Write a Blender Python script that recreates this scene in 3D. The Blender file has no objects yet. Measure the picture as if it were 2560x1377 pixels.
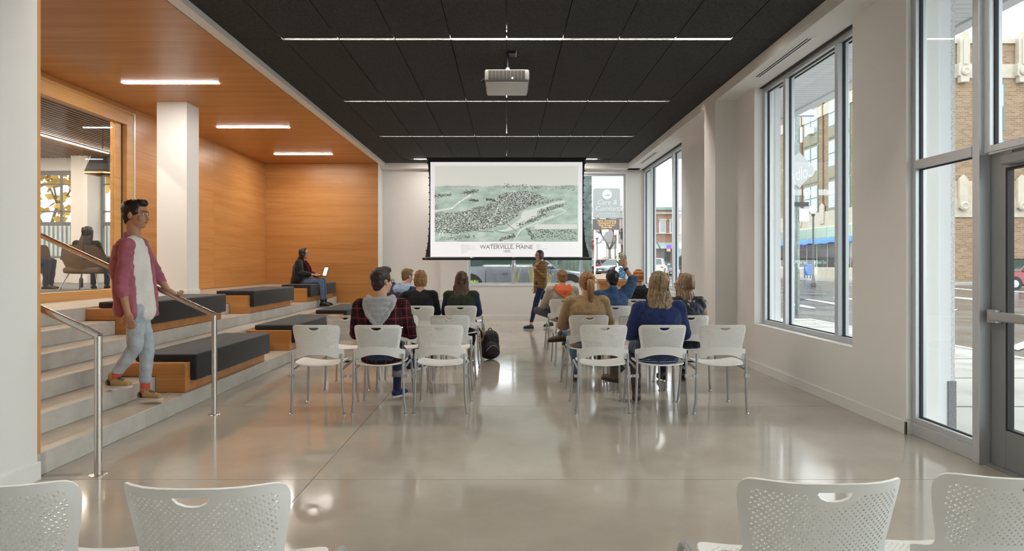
import bpy, bmesh, math, random
from mathutils import Vector, Matrix, Euler
from mathutils.geometry import delaunay_2d_cdt
V = Vector
R = math.radians
random.seed(7)
scene = bpy.context.scene
col = scene.collection

# ------------------------------------------------------------------ camera
F, CX, CY, CAMH = 1472.0, 1266.7, 658.0, 1.391      # pixels of the 2560x1377 frame, metres
cd = bpy.data.cameras.new('camera')
cd.sensor_fit = 'HORIZONTAL'; cd.sensor_width = 36.0
cd.lens = F / 2560 * 36
cd.shift_x = (1280 - CX) / 2560
cd.shift_y = (CY - 688.5) / 2560
cd.clip_start = 0.05; cd.clip_end = 400
cam = bpy.data.objects.new('camera', cd)
cam.location = (0, 0, CAMH); cam.rotation_euler = (R(90), 0, 0)
col.objects.link(cam); scene.camera = cam

# ------------------------------------------------------------------ light and exposure
world = bpy.data.worlds.new('overcast_sky'); scene.world = world
world.use_nodes = True
bg = world.node_tree.nodes['Background']
bg.inputs[0].default_value = (0.95, 0.975, 1.0, 1); bg.inputs[1].default_value = 1.35
scene.view_settings.view_transform = 'Standard'
scene.view_settings.look = 'None'
scene.view_settings.gamma = 1.0
scene.view_settings.use_curve_mapping = False
scene.view_settings.exposure = 1.42
LAMP = 42.0          # radiance of the room's own linear lamps
scene.cycles.max_bounces = 10
scene.cycles.diffuse_bounces = 5
scene.cycles.glossy_bounces = 4
scene.cycles.transparent_max_bounces = 24
scene.cycles.sample_clamp_indirect = 6.0
scene.cycles.use_denoising = True

# ------------------------------------------------------------------ helpers: pixels to points
def at(px, py, Y):
    return V(((px - CX) * Y / F, Y, CAMH - (py - CY) * Y / F))
def xat(px, Y):
    return (px - CX) * Y / F

# ------------------------------------------------------------------ helpers: materials
MATS = {}
def nodes_of(name):
    m = bpy.data.materials.new(name); m.use_nodes = True
    nt = m.node_tree; nt.nodes.clear()
    out = nt.nodes.new('ShaderNodeOutputMaterial')
    MATS[name] = m
    return m, nt, out
def N(nt, kind, **kw):
    n = nt.nodes.new(kind)
    for k, v in kw.items():
        if k == 'inp':
            for kk, vv in v.items():
                n.inputs[kk].default_value = vv
        else:
            setattr(n, k, v)
    return n
def c4(c): return (c[0], c[1], c[2], 1.0)
def srgb(r, g, b):
    f = lambda u: (u / 255 / 12.92) if u <= 10 else ((u / 255 + 0.055) / 1.055) ** 2.4
    return (f(r), f(g), f(b))
def pmat(name, colr, rough=0.5, metal=0.0, spec=0.5, var=0.0, vscale=8.0, stretch=(1, 1, 1), bump=0.0, bscale=60.0,
         bdist=0.01, emit=0.0, coat=0.0, sheen=0.0, rvar=0.0, detail=4.0):
    """principled material; var = brightness variation by noise, bump = fine relief"""
    m, nt, out = nodes_of(name)
    p = N(nt, 'ShaderNodeBsdfPrincipled', inp={'Roughness': rough, 'Metallic': metal, 'Specular IOR Level': spec, 'Coat Weight': coat, 'Sheen Weight': sheen})
    p.inputs['Base Color'].default_value = c4(colr)
    nt.links.new(p.outputs[0], out.inputs[0])
    if emit:
        p.inputs['Emission Color'].default_value = c4(colr); p.inputs['Emission Strength'].default_value = emit
    if var or bump or rvar:
        tc = N(nt, 'ShaderNodeTexCoord'); mp = N(nt, 'ShaderNodeMapping'); mp.inputs['Scale'].default_value = stretch
        nt.links.new(tc.outputs['Object'], mp.inputs[0])
    if var or rvar:
        nz = N(nt, 'ShaderNodeTexNoise', inp={'Scale': vscale, 'Detail': detail, 'Roughness': 0.62}); nt.links.new(mp.outputs[0], nz.inputs['Vector'])
    if var:
        mr = N(nt, 'ShaderNodeMapRange', inp={'From Min': 0.3, 'From Max': 0.7, 'To Min': 1 - var, 'To Max': 1 + var}); nt.links.new(nz.outputs[0], mr.inputs[0])
        mx = N(nt, 'ShaderNodeVectorMath', operation='SCALE'); mx.inputs[0].default_value = colr
        nt.links.new(mr.outputs[0], mx.inputs['Scale']); nt.links.new(mx.outputs[0], p.inputs['Base Color'])
    if rvar:
        mr2 = N(nt, 'ShaderNodeMapRange', inp={'From Min': 0.3, 'From Max': 0.7, 'To Min': max(0.02, rough - rvar), 'To Max': rough + rvar}); nt.links.new(nz.outputs[0], mr2.inputs[0])
        nt.links.new(mr2.outputs[0], p.inputs['Roughness'])
    if bump:
        nb = N(nt, 'ShaderNodeTexNoise', inp={'Scale': bscale, 'Detail': 3.0}); nt.links.new(mp.outputs[0], nb.inputs['Vector'])
        b = N(nt, 'ShaderNodeBump', inp={'Strength': bump, 'Distance': bdist}); nt.links.new(nb.outputs[0], b.inputs['Height'])
        nt.links.new(b.outputs[0], p.inputs['Normal'])
    return m
def wood(name, axis, c1, c2, rough=0.38, spec=0.4, fine=1.0):
    """veneer with the grain running along axis"""
    m, nt, out = nodes_of(name)
    p = N(nt, 'ShaderNodeBsdfPrincipled', inp={'Roughness': rough, 'Specular IOR Level': spec})
    nt.links.new(p.outputs[0], out.inputs[0])
    tc = N(nt, 'ShaderNodeTexCoord'); oi = N(nt, 'ShaderNodeObjectInfo')
    ad = N(nt, 'ShaderNodeVectorMath', operation='ADD'); nt.links.new(tc.outputs['Object'], ad.inputs[0]); nt.links.new(oi.outputs['Random'], ad.inputs[1])
    def layer(sc, along, det):
        mp = N(nt, 'ShaderNodeMapping'); s = [sc, sc, sc]; s[axis] = along; mp.inputs['Scale'].default_value = s
        nt.links.new(ad.outputs[0], mp.inputs[0])
        n = N(nt, 'ShaderNodeTexNoise', inp={'Scale': 1.0, 'Detail': det, 'Roughness': 0.6, 'Distortion': 0.3}); nt.links.new(mp.outputs[0], n.inputs['Vector'])
        return n
    a = layer(7 * fine, 0.35, 5.0); b = layer(60 * fine, 1.3, 4.0)
    mx = N(nt, 'ShaderNodeMath', operation='MULTIPLY_ADD'); mx.inputs[1].default_value = 0.42; nt.links.new(b.outputs[0], mx.inputs[0])
    sc = N(nt, 'ShaderNodeMath', operation='MULTIPLY'); sc.inputs[1].default_value = 0.62; nt.links.new(a.outputs[0], sc.inputs[0]); nt.links.new(sc.outputs[0], mx.inputs[2])
    cr = N(nt, 'ShaderNodeValToRGB'); cr.color_ramp.elements[0].position = 0.36; cr.color_ramp.elements[1].position = 0.66
    cr.color_ramp.elements[0].color = c4(c2); cr.color_ramp.elements[1].color = c4(c1)
    nt.links.new(mx.outputs[0], cr.inputs[0]); nt.links.new(cr.outputs[0], p.inputs['Base Color'])
    return m
def emat(name, colr, strength):
    m, nt, out = nodes_of(name)
    e = N(nt, 'ShaderNodeEmission', inp={'Strength': strength}); e.inputs[0].default_value = c4(colr)
    nt.links.new(e.outputs[0], out.inputs[0]); return m
def glassmat(name, tint=(0.94, 0.97, 0.96), refl=0.9, base=0.0):
    m, nt, out = nodes_of(name)
    t = N(nt, 'ShaderNodeBsdfTransparent'); t.inputs[0].default_value = c4(tint)
    g = N(nt, 'ShaderNodeBsdfGlossy', inp={'Roughness': 0.01}); g.inputs[0].default_value = (0.95, 0.97, 1, 1)
    fr = N(nt, 'ShaderNodeFresnel', inp={'IOR': 1.45}); ml = N(nt, 'ShaderNodeMath', operation='MULTIPLY_ADD'); ml.inputs[1].default_value = refl; ml.inputs[2].default_value = base
    ge = N(nt, 'ShaderNodeNewGeometry'); inv = N(nt, 'ShaderNodeMath', operation='SUBTRACT'); inv.inputs[0].default_value = 1.0; nt.links.new(ge.outputs['Backfacing'], inv.inputs[1])
    nt.links.new(fr.outputs[0], ml.inputs[0]); m3 = N(nt, 'ShaderNodeMath', operation='MULTIPLY'); nt.links.new(ml.outputs[0], m3.inputs[0]); nt.links.new(inv.outputs[0], m3.inputs[1])
    mx = N(nt, 'ShaderNodeMixShader'); nt.links.new(m3.outputs[0], mx.inputs[0]); nt.links.new(t.outputs[0], mx.inputs[1]); nt.links.new(g.outputs[0], mx.inputs[2])
    nt.links.new(mx.outputs[0], out.inputs[0]); return m
def brickmat(name, c1, c2, mortar, u, bw=0.21, bh=0.07, rough=0.85, wall_axis_v='Z'):
    """far brick facade; u = the horizontal axis of the facade"""
    m, nt, out = nodes_of(name)
    p = N(nt, 'ShaderNodeBsdfPrincipled', inp={'Roughness': rough, 'Specular IOR Level': 0.2}); nt.links.new(p.outputs[0], out.inputs[0])
    tc = N(nt, 'ShaderNodeTexCoord'); sx = N(nt, 'ShaderNodeSeparateXYZ'); cb = N(nt, 'ShaderNodeCombineXYZ')
    nt.links.new(tc.outputs['Object'], sx.inputs[0]); nt.links.new(sx.outputs[u], cb.inputs[0]); nt.links.new(sx.outputs['Z'], cb.inputs[1])
    bt = N(nt, 'ShaderNodeTexBrick', inp={'Scale': 1.0, 'Brick Width': bw, 'Row Height': bh, 'Mortar Size': bh * 0.1, 'Bias': 0.0})
    bt.inputs['Color1'].default_value = c4(c1); bt.inputs['Color2'].default_value = c4(c2); bt.inputs['Mortar'].default_value = c4(mortar)
    nt.links.new(cb.outputs[0], bt.inputs['Vector']); nt.links.new(bt.outputs[0], p.inputs['Base Color'])
    return m

WHITE = pmat('white_paint', (0.80, 0.79, 0.77), 0.55, spec=0.3, bump=0.03, bscale=200)
TRIMW = pmat('white_trim_paint', (0.82, 0.81, 0.79), 0.4)
WO1, WO2 = (0.58, 0.28, 0.094), (0.42, 0.17, 0.043)
WOODX = wood('cherry_veneer_across', 0, WO1, WO2, 0.33)
WOODY = wood('cherry_veneer_along', 1, WO1, WO2, 0.36)
WOODZ = wood('cherry_veneer_upright', 2, (0.70, 0.38, 0.16), (0.56, 0.27, 0.095), 0.4)
WOODF = wood('oak_frame', 1, (0.64, 0.36, 0.14), (0.50, 0.255, 0.085), 0.42)
SLATW = wood('dark_slat_wood', 1, (0.36, 0.21, 0.12), (0.24, 0.135, 0.07), 0.5)
BLACKP = pmat('black_acoustic_board', (0.062, 0.062, 0.062), 0.95, spec=0.15, var=0.45, vscale=70, bump=1.0, bscale=140, bdist=0.006)
FLOORM = pmat('polished_concrete', (0.42, 0.375, 0.32), 0.105, spec=0.75, var=0.10, vscale=1.6, bump=0.012, bscale=9, rvar=0.05, detail=9)
STEPM = pmat('cast_concrete', (0.52, 0.50, 0.465), 0.62, spec=0.3, var=0.13, vscale=5, bump=0.12, bscale=50, detail=8)
TREADM = pmat('worn_concrete_tread', (0.45, 0.395, 0.33), 0.3, spec=0.4, var=0.12, vscale=4, detail=8)
ALUM = pmat('anodised_aluminium', (0.58, 0.61, 0.64), 0.36, metal=0.35, spec=0.5)
ALUMD = pmat('grey_door_paint', (0.25, 0.26, 0.265), 0.42, metal=0.25)
GASK = pmat('black_gasket', (0.02, 0.02, 0.022), 0.6)
STEEL = pmat('brushed_stainless', (0.62, 0.58, 0.54), 0.24, metal=1.0, rvar=0.06, vscale=40, stretch=(1, 1, 0.1))
CHROME = pmat('chrome', (0.75, 0.75, 0.75), 0.12, metal=1.0)
SILVER = pmat('silver_powder_coat', (0.46, 0.47, 0.48), 0.36, metal=0.5)
PLASTIC = pmat('white_plastic', (0.86, 0.85, 0.825), 0.38, spec=0.45)
CHARC = pmat('charcoal_felt', (0.024, 0.0235, 0.025), 0.95, spec=0.2, var=0.55, vscale=260, bump=0.5, bscale=320, bdist=0.003, sheen=0.25)
GLASS = glassmat('window_glass')
GLASSI = glassmat('partition_glass', (0.90, 0.86, 0.80), 0.9, 0.02)
LAMPM = emat('lamp_lens', (1.0, 0.93, 0.83), LAMP)
LAMPW = emat('bay_lamp_lens', (1.0, 0.94, 0.86), LAMP * 1.35)
BLACK = pmat('black_plastic', (0.018, 0.018, 0.019), 0.45)

# ------------------------------------------------------------------ helpers: meshes
class MB:
    def __init__(s): s.v = []; s.f = []; s.m = []
    def add(s, vs, fs, mi=0):
        o = len(s.v); s.v += [tuple(v) for v in vs]; s.f += [tuple(i + o for i in f) for f in fs]; s.m += [mi] * len(fs); return s
    def box(s, x0, x1, y0, y1, z0, z1, mi=0):
        vs = [(x, y, z) for z in (z0, z1) for y in (y0, y1) for x in (x0, x1)]
        return s.add(vs, [(0, 2, 3, 1), (4, 5, 7, 6), (0, 1, 5, 4), (2, 6, 7, 3), (0, 4, 6, 2), (1, 3, 7, 5)], mi)
    def obox(s, c, size, rot=None, mi=0):
        h = V(size) / 2; M = rot if rot else Matrix.Identity(3); c = V(c)
        vs = [c + M @ V((x * h.x, y * h.y, z * h.z)) for z in (-1, 1) for y in (-1, 1) for x in (-1, 1)]
        return s.add(vs, [(0, 2, 3, 1), (4, 5, 7, 6), (0, 1, 5, 4), (2, 6, 7, 3), (0, 4, 6, 2), (1, 3, 7, 5)], mi)
    def prism(s, poly, a0, a1, axis='y', mi=0):
        n = len(poly)
        def P(p, a):
            return {'y': (p[0], a, p[1]), 'x': (a, p[0], p[1]), 'z': (p[0], p[1], a)}[axis]
        vs = [P(p, a0) for p in poly] + [P(p, a1) for p in poly]
        fs = [tuple(range(n - 1, -1, -1)), tuple(range(n, 2 * n))] + [(i, (i + 1) % n, n + (i + 1) % n, n + i) for i in range(n)]
        return s.add(vs, fs, mi)
    def tube(s, path, r, n=10, mi=0, cap=True):
        path = [V(p) for p in path]; k = len(path); rs = r if isinstance(r, (list, tuple)) else [r] * k
        vs = []; up = None
        for i, p in enumerate(path):
            d = (path[min(i + 1, k - 1)] - path[max(i - 1, 0)]).normalized()
            if up is None:
                up = V((0, 0, 1)) if abs(d.z) < 0.9 else V((0, 1, 0))
            a = d.cross(up)
            if a.length < 1e-5: a = d.orthogonal()
            a.normalize(); b = a.cross(d).normalized(); up = b
            vs += [p + (a * math.cos(2 * math.pi * j / n) + b * math.sin(2 * math.pi * j / n)) * rs[i] for j in range(n)]
        fs = [(i * n + j, i * n + (j + 1) % n, (i + 1) * n + (j + 1) % n, (i + 1) * n + j) for i in range(k - 1) for j in range(n)]
        if cap: fs += [tuple(range(n))[::-1], tuple(range((k - 1) * n, k * n))]
        return s.add(vs, fs, mi)
    def lathe(s, prof, c=(0, 0, 0), n=16, axis='z', mi=0):
        vs = []; c = V(c)
        for r, z in prof:
            for j in range(n):
                a = 2 * math.pi * j / n; x, y = r * math.cos(a), r * math.sin(a)
                vs.append(c + (V((x, y, z)) if axis == 'z' else V((x, z, y)) if axis == 'y' else V((z, x, y))))
        k = len(prof)
        fs = [(i * n + j, i * n + (j + 1) % n, (i + 1) * n + (j + 1) % n, (i + 1) * n + j) for i in range(k - 1) for j in range(n)]
        fs += [tuple(range(n))[::-1], tuple(range((k - 1) * n, k * n))]
        return s.add(vs, fs, mi)
    def ell(s, c, r, rot=None, nu=16, nv=10, mi=0):
        c = V(c); M = rot if rot else Matrix.Identity(3); vs = [c + M @ V((0, 0, -r[2]))]
        for i in range(1, nv):
            t = -math.pi / 2 + math.pi * i / nv
            for j in range(nu):
                a = 2 * math.pi * j / nu
                vs.append(c + M @ V((r[0] * math.cos(t) * math.cos(a), r[1] * math.cos(t) * math.sin(a), r[2] * math.sin(t))))
        vs.append(c + M @ V((0, 0, r[2]))); e = len(vs) - 1
        fs = [(0, 1 + (j + 1) % nu, 1 + j) for j in range(nu)]
        for i in range(nv - 2):
            fs += [(1 + i * nu + j, 1 + i * nu + (j + 1) % nu, 1 + (i + 1) * nu + (j + 1) % nu, 1 + (i + 1) * nu + j) for j in range(nu)]
        o = 1 + (nv - 2) * nu
        fs += [(o + j, o + (j + 1) % nu, e) for j in range(nu)]
        return s.add(vs, fs, mi)
    def cap(s, p0, p1, r0, r1, n=12, q=4, sx=1.0, side=None, mi=0):
        """capsule that tapers from r0 to r1; side = direction stretched by sx"""
        p0 = V(p0); p1 = V(p1); d = p1 - p0
        if d.length < 1e-6: d = V((0, 0, 1e-4))
        d.normalize(); a = (V(side) - d * d.dot(V(side))) if side is not None else d.orthogonal()
        if a.length < 1e-5: a = d.orthogonal()
        a.normalize(); b = d.cross(a); rings = []
        for i in range(q + 1):
            t = -math.pi / 2 + (math.pi / 2) * i / q; rings.append((p0 + d * r0 * math.sin(t), max(r0 * math.cos(t), r0 * 0.03)))
        for i in range(q + 1):
            t = (math.pi / 2) * i / q; rings.append((p1 + d * r1 * math.sin(t), max(r1 * math.cos(t), r1 * 0.03)))
        vs = []
        for c, r in rings:
            vs += [c + a * (r * sx * math.cos(2 * math.pi * j / n)) + b * (r * math.sin(2 * math.pi * j / n)) for j in range(n)]
        k = len(rings)
        fs = [(i * n + j, i * n + (j + 1) % n, (i + 1) * n + (j + 1) % n, (i + 1) * n + j) for i in range(k - 1) for j in range(n)]
        fs += [tuple(range(n))[::-1], tuple(range((k - 1) * n, k * n))]
        return s.add(vs, fs, mi)
    def loft(s, rings, n=20, mi=0, sq=1.0):
        """rings: (centre, half-axis a vector, half-axis b vector)"""
        vs = []
        for c, a, b in rings:
            c = V(c); a = V(a); b = V(b)
            for j in range(n):
                t = 2 * math.pi * j / n; ct, st = math.cos(t), math.sin(t)
                ct = math.copysign(abs(ct) ** sq, ct); st = math.copysign(abs(st) ** sq, st)
                vs.append(c + a * ct + b * st)
        k = len(rings)
        fs = [(i * n + j, i * n + (j + 1) % n, (i + 1) * n + (j + 1) % n, (i + 1) * n + j) for i in range(k - 1) for j in range(n)]
        fs += [tuple(range(n))[::-1], tuple(range((k - 1) * n, k * n))]
        return s.add(vs, fs, mi)
    def mesh(s, name, mats, smooth=False, bevel=0.0, seg=2, fix=True):
        me = bpy.data.meshes.new(name); me.from_pydata(s.v, [], s.f)
        mats = mats if isinstance(mats, (list, tuple)) else [mats]
        for m in mats: me.materials.append(m)
        if any(s.m): me.polygons.foreach_set('material_index', s.m)
        bm = bmesh.new(); bm.from_mesh(me)
        if fix: bmesh.ops.recalc_face_normals(bm, faces=bm.faces)
        if bevel:
            ed = [e for e in bm.edges if len(e.link_faces) == 2 and e.calc_face_angle(0) > 0.6]
            bmesh.ops.bevel(bm, geom=ed, offset=bevel, offset_type='OFFSET', segments=seg, profile=0.5, affect='EDGES', clamp_overlap=True)
        bm.to_mesh(me); bm.free()
        if smooth:
            me.polygons.foreach_set('use_smooth', [True] * len(me.polygons))
            if smooth == 'auto': me.set_sharp_from_angle(angle=R(42))
        me.update(); return me
    def build(s, name, mats, parent=None, smooth=False, bevel=0.0, seg=2, world=True, kind=None):
        return link(name, s.mesh(name, mats, smooth, bevel, seg), parent, world, kind)
def link(name, me, parent=None, world=True, kind=None):
    """one object; with world=True the mesh was written in room coordinates, so undo the parent's place"""
    o = bpy.data.objects.new(name, me); col.objects.link(o)
    if parent is not None:
        o.parent = parent
        if world:
            p = V((0, 0, 0)); q = parent
            while q is not None: p += V(q.location); q = q.parent
            o.location = -p
    if kind: o['kind'] = kind
    return o
def thing(name, label, cat, loc=(0, 0, 0), rotz=0.0, group=None):
    o = bpy.data.objects.new(name, None); col.objects.link(o); o.empty_display_size = 0.1
    o.location = loc; o.rotation_euler = (0, 0, rotz); tag(o, label, cat, group); return o
def tag(o, label, cat, group=None):
    o['label'] = label; o['category'] = cat
    if group: o['group'] = group
    return o
def struct(name, mb, mats, bevel=0.0, smooth=False, parent=None, label=None):
    o = mb.build(name, mats, parent, smooth, bevel)
    if parent is None: o['kind'] = 'structure'
    if label: o['label'] = label
    return o
def dup(root, loc, rotz, label=None, group=None):
    def cp(o, par):
        c = o.copy(); col.objects.link(c); c.parent = par
        for ch in list(o.children): cp(ch, c)
        return c
    r = cp(root, None); r.location = loc; r.rotation_euler = (0, 0, rotz)
    if label: r['label'] = label
    if group: r['group'] = group
    return r
def B(x0, x1, y0, y1, z0, z1): return MB().box(x0, x1, y0, y1, z0, z1)
def text_mesh(body, size, depth=0.0, align='CENTER', shear=0.0, space=1.0):
    cu = bpy.data.curves.new('lettering', 'FONT'); cu.body = body; cu.size = size; cu.align_x = align; cu.extrude = depth; cu.shear = shear
    cu.space_character = space; cu.resolution_u = 3
    return evaluated(bpy.data.objects.new('lettering', cu))
TMP = bpy.data.scenes.new('workshop')
def evaluated(ob):
    """apply an object's modifiers in a scratch scene and give back the mesh"""
    TMP.collection.objects.link(ob)
    with bpy.context.temp_override(scene=TMP, view_layer=TMP.view_layers[0]):
        dg = bpy.context.evaluated_depsgraph_get()
        me = bpy.data.meshes.new_from_object(ob.evaluated_get(dg))
    d = ob.data; bpy.data.objects.remove(ob)
    if isinstance(d, bpy.types.Mesh): bpy.data.meshes.remove(d)
    return me
# ================================================================== ROOM SHELL
CZ, SOF, WCZ = 3.824, 3.693, 3.76           # black ceiling, white soffit, wood ceiling of the bay
RX, LX, FY, BY = 3.255, -3.01, 14.5, -3.5   # wall planes
floor = struct('floor', B(-3.2, 3.55, BY, FY + 0.1, -0.2, -0.02), GASK)
ys = [BY, -0.10, 1.85, 3.79, 5.735, 7.68, 9.62, 11.57, FY + 0.1]
xs = [-3.2, -1.25, 3.55]
for i in range(len(ys) - 1):
    for j in range(2):
        g = 0.0022
        B(xs[j] + g, xs[j + 1] - g, ys[i] + g, ys[i + 1] - g, -0.02, 0).build('floor_slab', FLOORM, floor)
roof = struct('ceiling_roof', B(-14.2, 3.6, BY - 0.1, 15.4, 4.40, 4.55), WHITE)
ceil = struct('ceiling', B(-2.95, 2.96, BY, 14.30, 3.93, 4.0), GASK)
# black acoustic boards, one object each, with a lamp slot at each cross seam
sx = [-2.944] + [-2.433 + 0.6082 * i for i in range(9)] + [2.957]
LY = [13.75, 11.30, 8.85, 6.395, 3.94, 1.485, -0.97]     # lamp slots
sy = [BY] + LY[::-1] + [14.27]
SLOT = 0.024
for r in range(len(sy) - 1):
    for c in range(len(sx) - 1):
        y0 = sy[r] + (0 if r == 0 else SLOT); y1 = sy[r + 1] - (SLOT if r < len(sy) - 2 else 0)
        if c in (0, len(sx) - 2):                          # no lamp here: boards close up to a thin seam
            y0 = sy[r] + 0.004; y1 = sy[r + 1] - 0.004
        B(sx[c] + 0.0045, sx[c + 1] - 0.0045, y0, y1, CZ, CZ + 0.05).build('ceiling_board', BLACKP, ceil)
# walls
struct('wall_left', B(-3.3, LX, BY, 3.775, 0, 4.40), WHITE)
struct('baseboard_left', B(LX, LX + 0.014, BY, 3.79, 0, 0.118), TRIMW, bevel=0.003)
struct('wall_back', B(-3.3, 3.6, BY - 0.15, BY, 0, 4.40), WHITE)
wf = MB(); W0, W1, WS, WH = -0.953, 2.94, 0.855, 3.60
wf.box(-3.6, -1.62, FY, FY + 0.25, 0, 4.4).box(-1.62, W0, FY - 0.08, FY + 0.25, 0, 4.4)
wf.box(W0, W1, FY, FY + 0.25, 0, WS).box(W0, W1, FY, FY + 0.25, WH, 4.4).box(W1, 3.62, FY, FY + 0.25, 0, 4.4)
wf.box(-3.6, -3.06, 14.021, FY, 0, 4.4)
struct('wall_far', wf, WHITE)
struct('baseboard_far', MB().box(-3.06, 3.25, FY - 0.014, FY, 0, 0.11), TRIMW, bevel=0.003)
struct('ceiling_soffit_far', B(-3.06, RX, 14.28, FY, SOF, CZ + 0.1), WHITE)
struct('ceiling_soffit_right', B(2.957, 3.60, BY, FY, SOF, 4.40), WHITE)
struct('ceiling_bulkhead_left', B(-3.07, -2.944, BY, FY, WCZ, 4.40), TRIMW)
A0, A1, AS = 5.544, 7.737, 0.60              # window beside the near pier
B0, B1, BS = 10.96, FY, 0.83                 # window beside the far corner
wr = MB()
wr.box(RX, 3.52, 4.798, A0, 0, SOF).box(RX, 3.52, A0, A1, 0, AS).box(RX, 3.52, A1, B0, 0, SOF).box(RX, 3.52, B0, B1, 0, BS)
struct('wall_right', wr, WHITE)
struct('wall_column', B(2.957, RX, 8.35, 8.81, 0, SOF), WHITE)
bb = MB(); bb.box(RX - 0.014, RX, 4.784, 8.35, 0, 0.105).box(RX - 0.014, 3.30, 4.784, 4.798, 0, 0.105).box(2.943, RX, 8.336, 8.35, 0, 0.105)
bb.box(2.943, 2.957, 8.336, 8.824, 0, 0.105).box(RX - 0.014, RX, 8.81, FY, 0, 0.105)
struct('baseboard_right', bb, TRIMW, bevel=0.002)
# slot diffusers let into the soffit
for y0, y1, nm in ((6.02, 7.26, 'beside the pale pier'), (12.2, 13.55, 'near the projection screen')):
    d = thing('slot_diffuser', 'white linear air diffuser with two dark slots in the soffit, ' + nm, 'air vent', (3.10, y0, SOF), group='slot diffusers in the soffit')
    MB().box(3.045, 3.155, y0 - 0.03, y1 + 0.03, SOF - 0.004, SOF).build('flange', TRIMW, d)
    for x in (3.078, 3.112): B(x - 0.008, x + 0.008, y0, y1, SOF - 0.006, SOF - 0.003).build('slot', GASK, d)

# ------------------------------------------------------------------ windows
def glazing(name, x0, x1, y0, y1, z0, z1, ymul, zmul=(), fw=0.055, label=None, glass=GLASS, m=ALUM, mw=0.06):
    """framed glazing in a plane of constant X"""
    root = struct(name, MB().box(x0, x1, y0, y0 + fw, z0, z1).box(x0, x1, y1 - fw, y1, z0, z1).box(x0, x1, y0 + fw, y1 - fw, z0, z0 + fw).box(x0, x1, y0 + fw, y1 - fw, z1 - fw, z1), m, bevel=0.003, label=label)
    for y in ymul: B(x0 - 0.012, x1, y - mw / 2, y + mw / 2, z0 + fw, z1 - fw).build('mullion', m, root, bevel=0.003)
    eds = [y0 + fw] + [v for y in ymul for v in (y - mw / 2, y + mw / 2)] + [y1 - fw]
    zed = [z0 + fw] + [v for z in zmul for v in (z - 0.035, z + 0.035)] + [z1 - fw]
    xm = (x0 + x1) / 2
    for i in range(0, len(eds), 2):
        for z in zmul: B(x0 - 0.006, x1, eds[i], eds[i + 1], z - 0.035, z + 0.035).build('transom_bar', m, root, bevel=0.003)
        for k in range(0, len(zed), 2):
            ya, yb, za, zb = eds[i], eds[i + 1], zed[k], zed[k + 1]; g = 0.009
            MB().box(xm - 0.012, xm + 0.012, ya, ya + g, za, zb).box(xm - 0.012, xm + 0.012, yb - g, yb, za, zb).box(xm - 0.012, xm + 0.012, ya + g, yb - g, za, za + g).box(xm - 0.012, xm + 0.012, ya + g, yb - g, zb - g, zb).build('gasket', GASK, root)
            B(xm - 0.004, xm + 0.004, ya + g, yb - g, za + g, zb - g).build('pane', glass, root)
    return root
glazing('window_2', 3.37, 3.47, A0, A1, AS + 0.002, SOF - 0.012, (6.0, 7.13), fw=0.05)
glazing('window_3', 3.37, 3.47, B0, B1, BS + 0.002, SOF - 0.012, (11.92, 13.72), fw=0.07, mw=0.09)
struct('trim_1', MB().box(3.325, 3.362, A0, A1, SOF - 0.010, SOF + 0.02).box(3.325, 3.362, B0, B1, SOF - 0.010, SOF + 0.02), GASK)
# storefront between the pier and the back of the room, with the door in it
glazing('window_4', 3.30, 3.39, 4.13, 4.798, 0.10, SOF - 0.005, (), (2.185,), fw=0.045)
struct('trim_2', MB().box(3.29, 3.39, 4.13, 4.798, 0, 0.10), ALUM, bevel=0.004)
struct('trim_3', MB().box(3.265, 3.41, 4.07, 4.13, 0, SOF), ALUM, bevel=0.004)
glazing('window_7', 3.30, 3.39, 3.04, 4.07, 2.15, SOF - 0.005, (), (), fw=0.045)
struct('trim_4', MB().box(3.265, 3.41, 2.98, 3.04, 0, SOF), ALUM, bevel=0.004)
glazing('window_8', 3.30, 3.39, BY + 0.02, 2.98, 0.02, SOF - 0.005, (1.45, -0.1, -1.7), (2.185,), fw=0.05)
dr = struct('door_1', MB().box(3.345, 3.40, 3.95, 4.065, 0.012, 2.145).box(3.345, 3.40, 3.045, 3.16, 0.012, 2.145).box(3.345, 3.40, 3.16, 3.95, 0.012, 0.27).box(3.345, 3.40, 3.16, 3.95, 2.03, 2.145), ALUMD, bevel=0.003)
B(3.368, 3.378, 3.17, 3.94, 0.28, 2.02).build('pane', GLASS, dr)
MB().box(3.35, 3.395, 3.16, 3.172, 0.27, 2.03).box(3.35, 3.395, 3.938, 3.95, 0.27, 2.03).box(3.35, 3.395, 3.172, 3.938, 0.27, 0.282).box(3.35, 3.395, 3.172, 3.938, 2.018, 2.03).build('gasket', GASK, dr)
MB().box(3.285, 3.33, 3.10, 4.03, 1.0, 1.062).build('push_bar', SILVER, dr, bevel=0.012)
MB().box(3.30, 3.345, 3.98, 4.05, 0.985, 1.075).build('push_bar_bracket', SILVER, dr, bevel=0.004)
MB().box(3.285, 3.345, 3.30, 3.92, 2.045, 2.115).build('closer_body', ALUMD, dr, bevel=0.008)
MB().tube([(3.31, 3.85, 2.125), (3.27, 3.98, 2.13), (3.28, 3.60, 2.137)], 0.009, 8).build('closer_arm', SILVER, dr, smooth='auto')
struct('trim_5', MB().box(3.30, 3.46, 3.02, 4.09, 0, 0.012), ALUMD, bevel=0.004)
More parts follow.
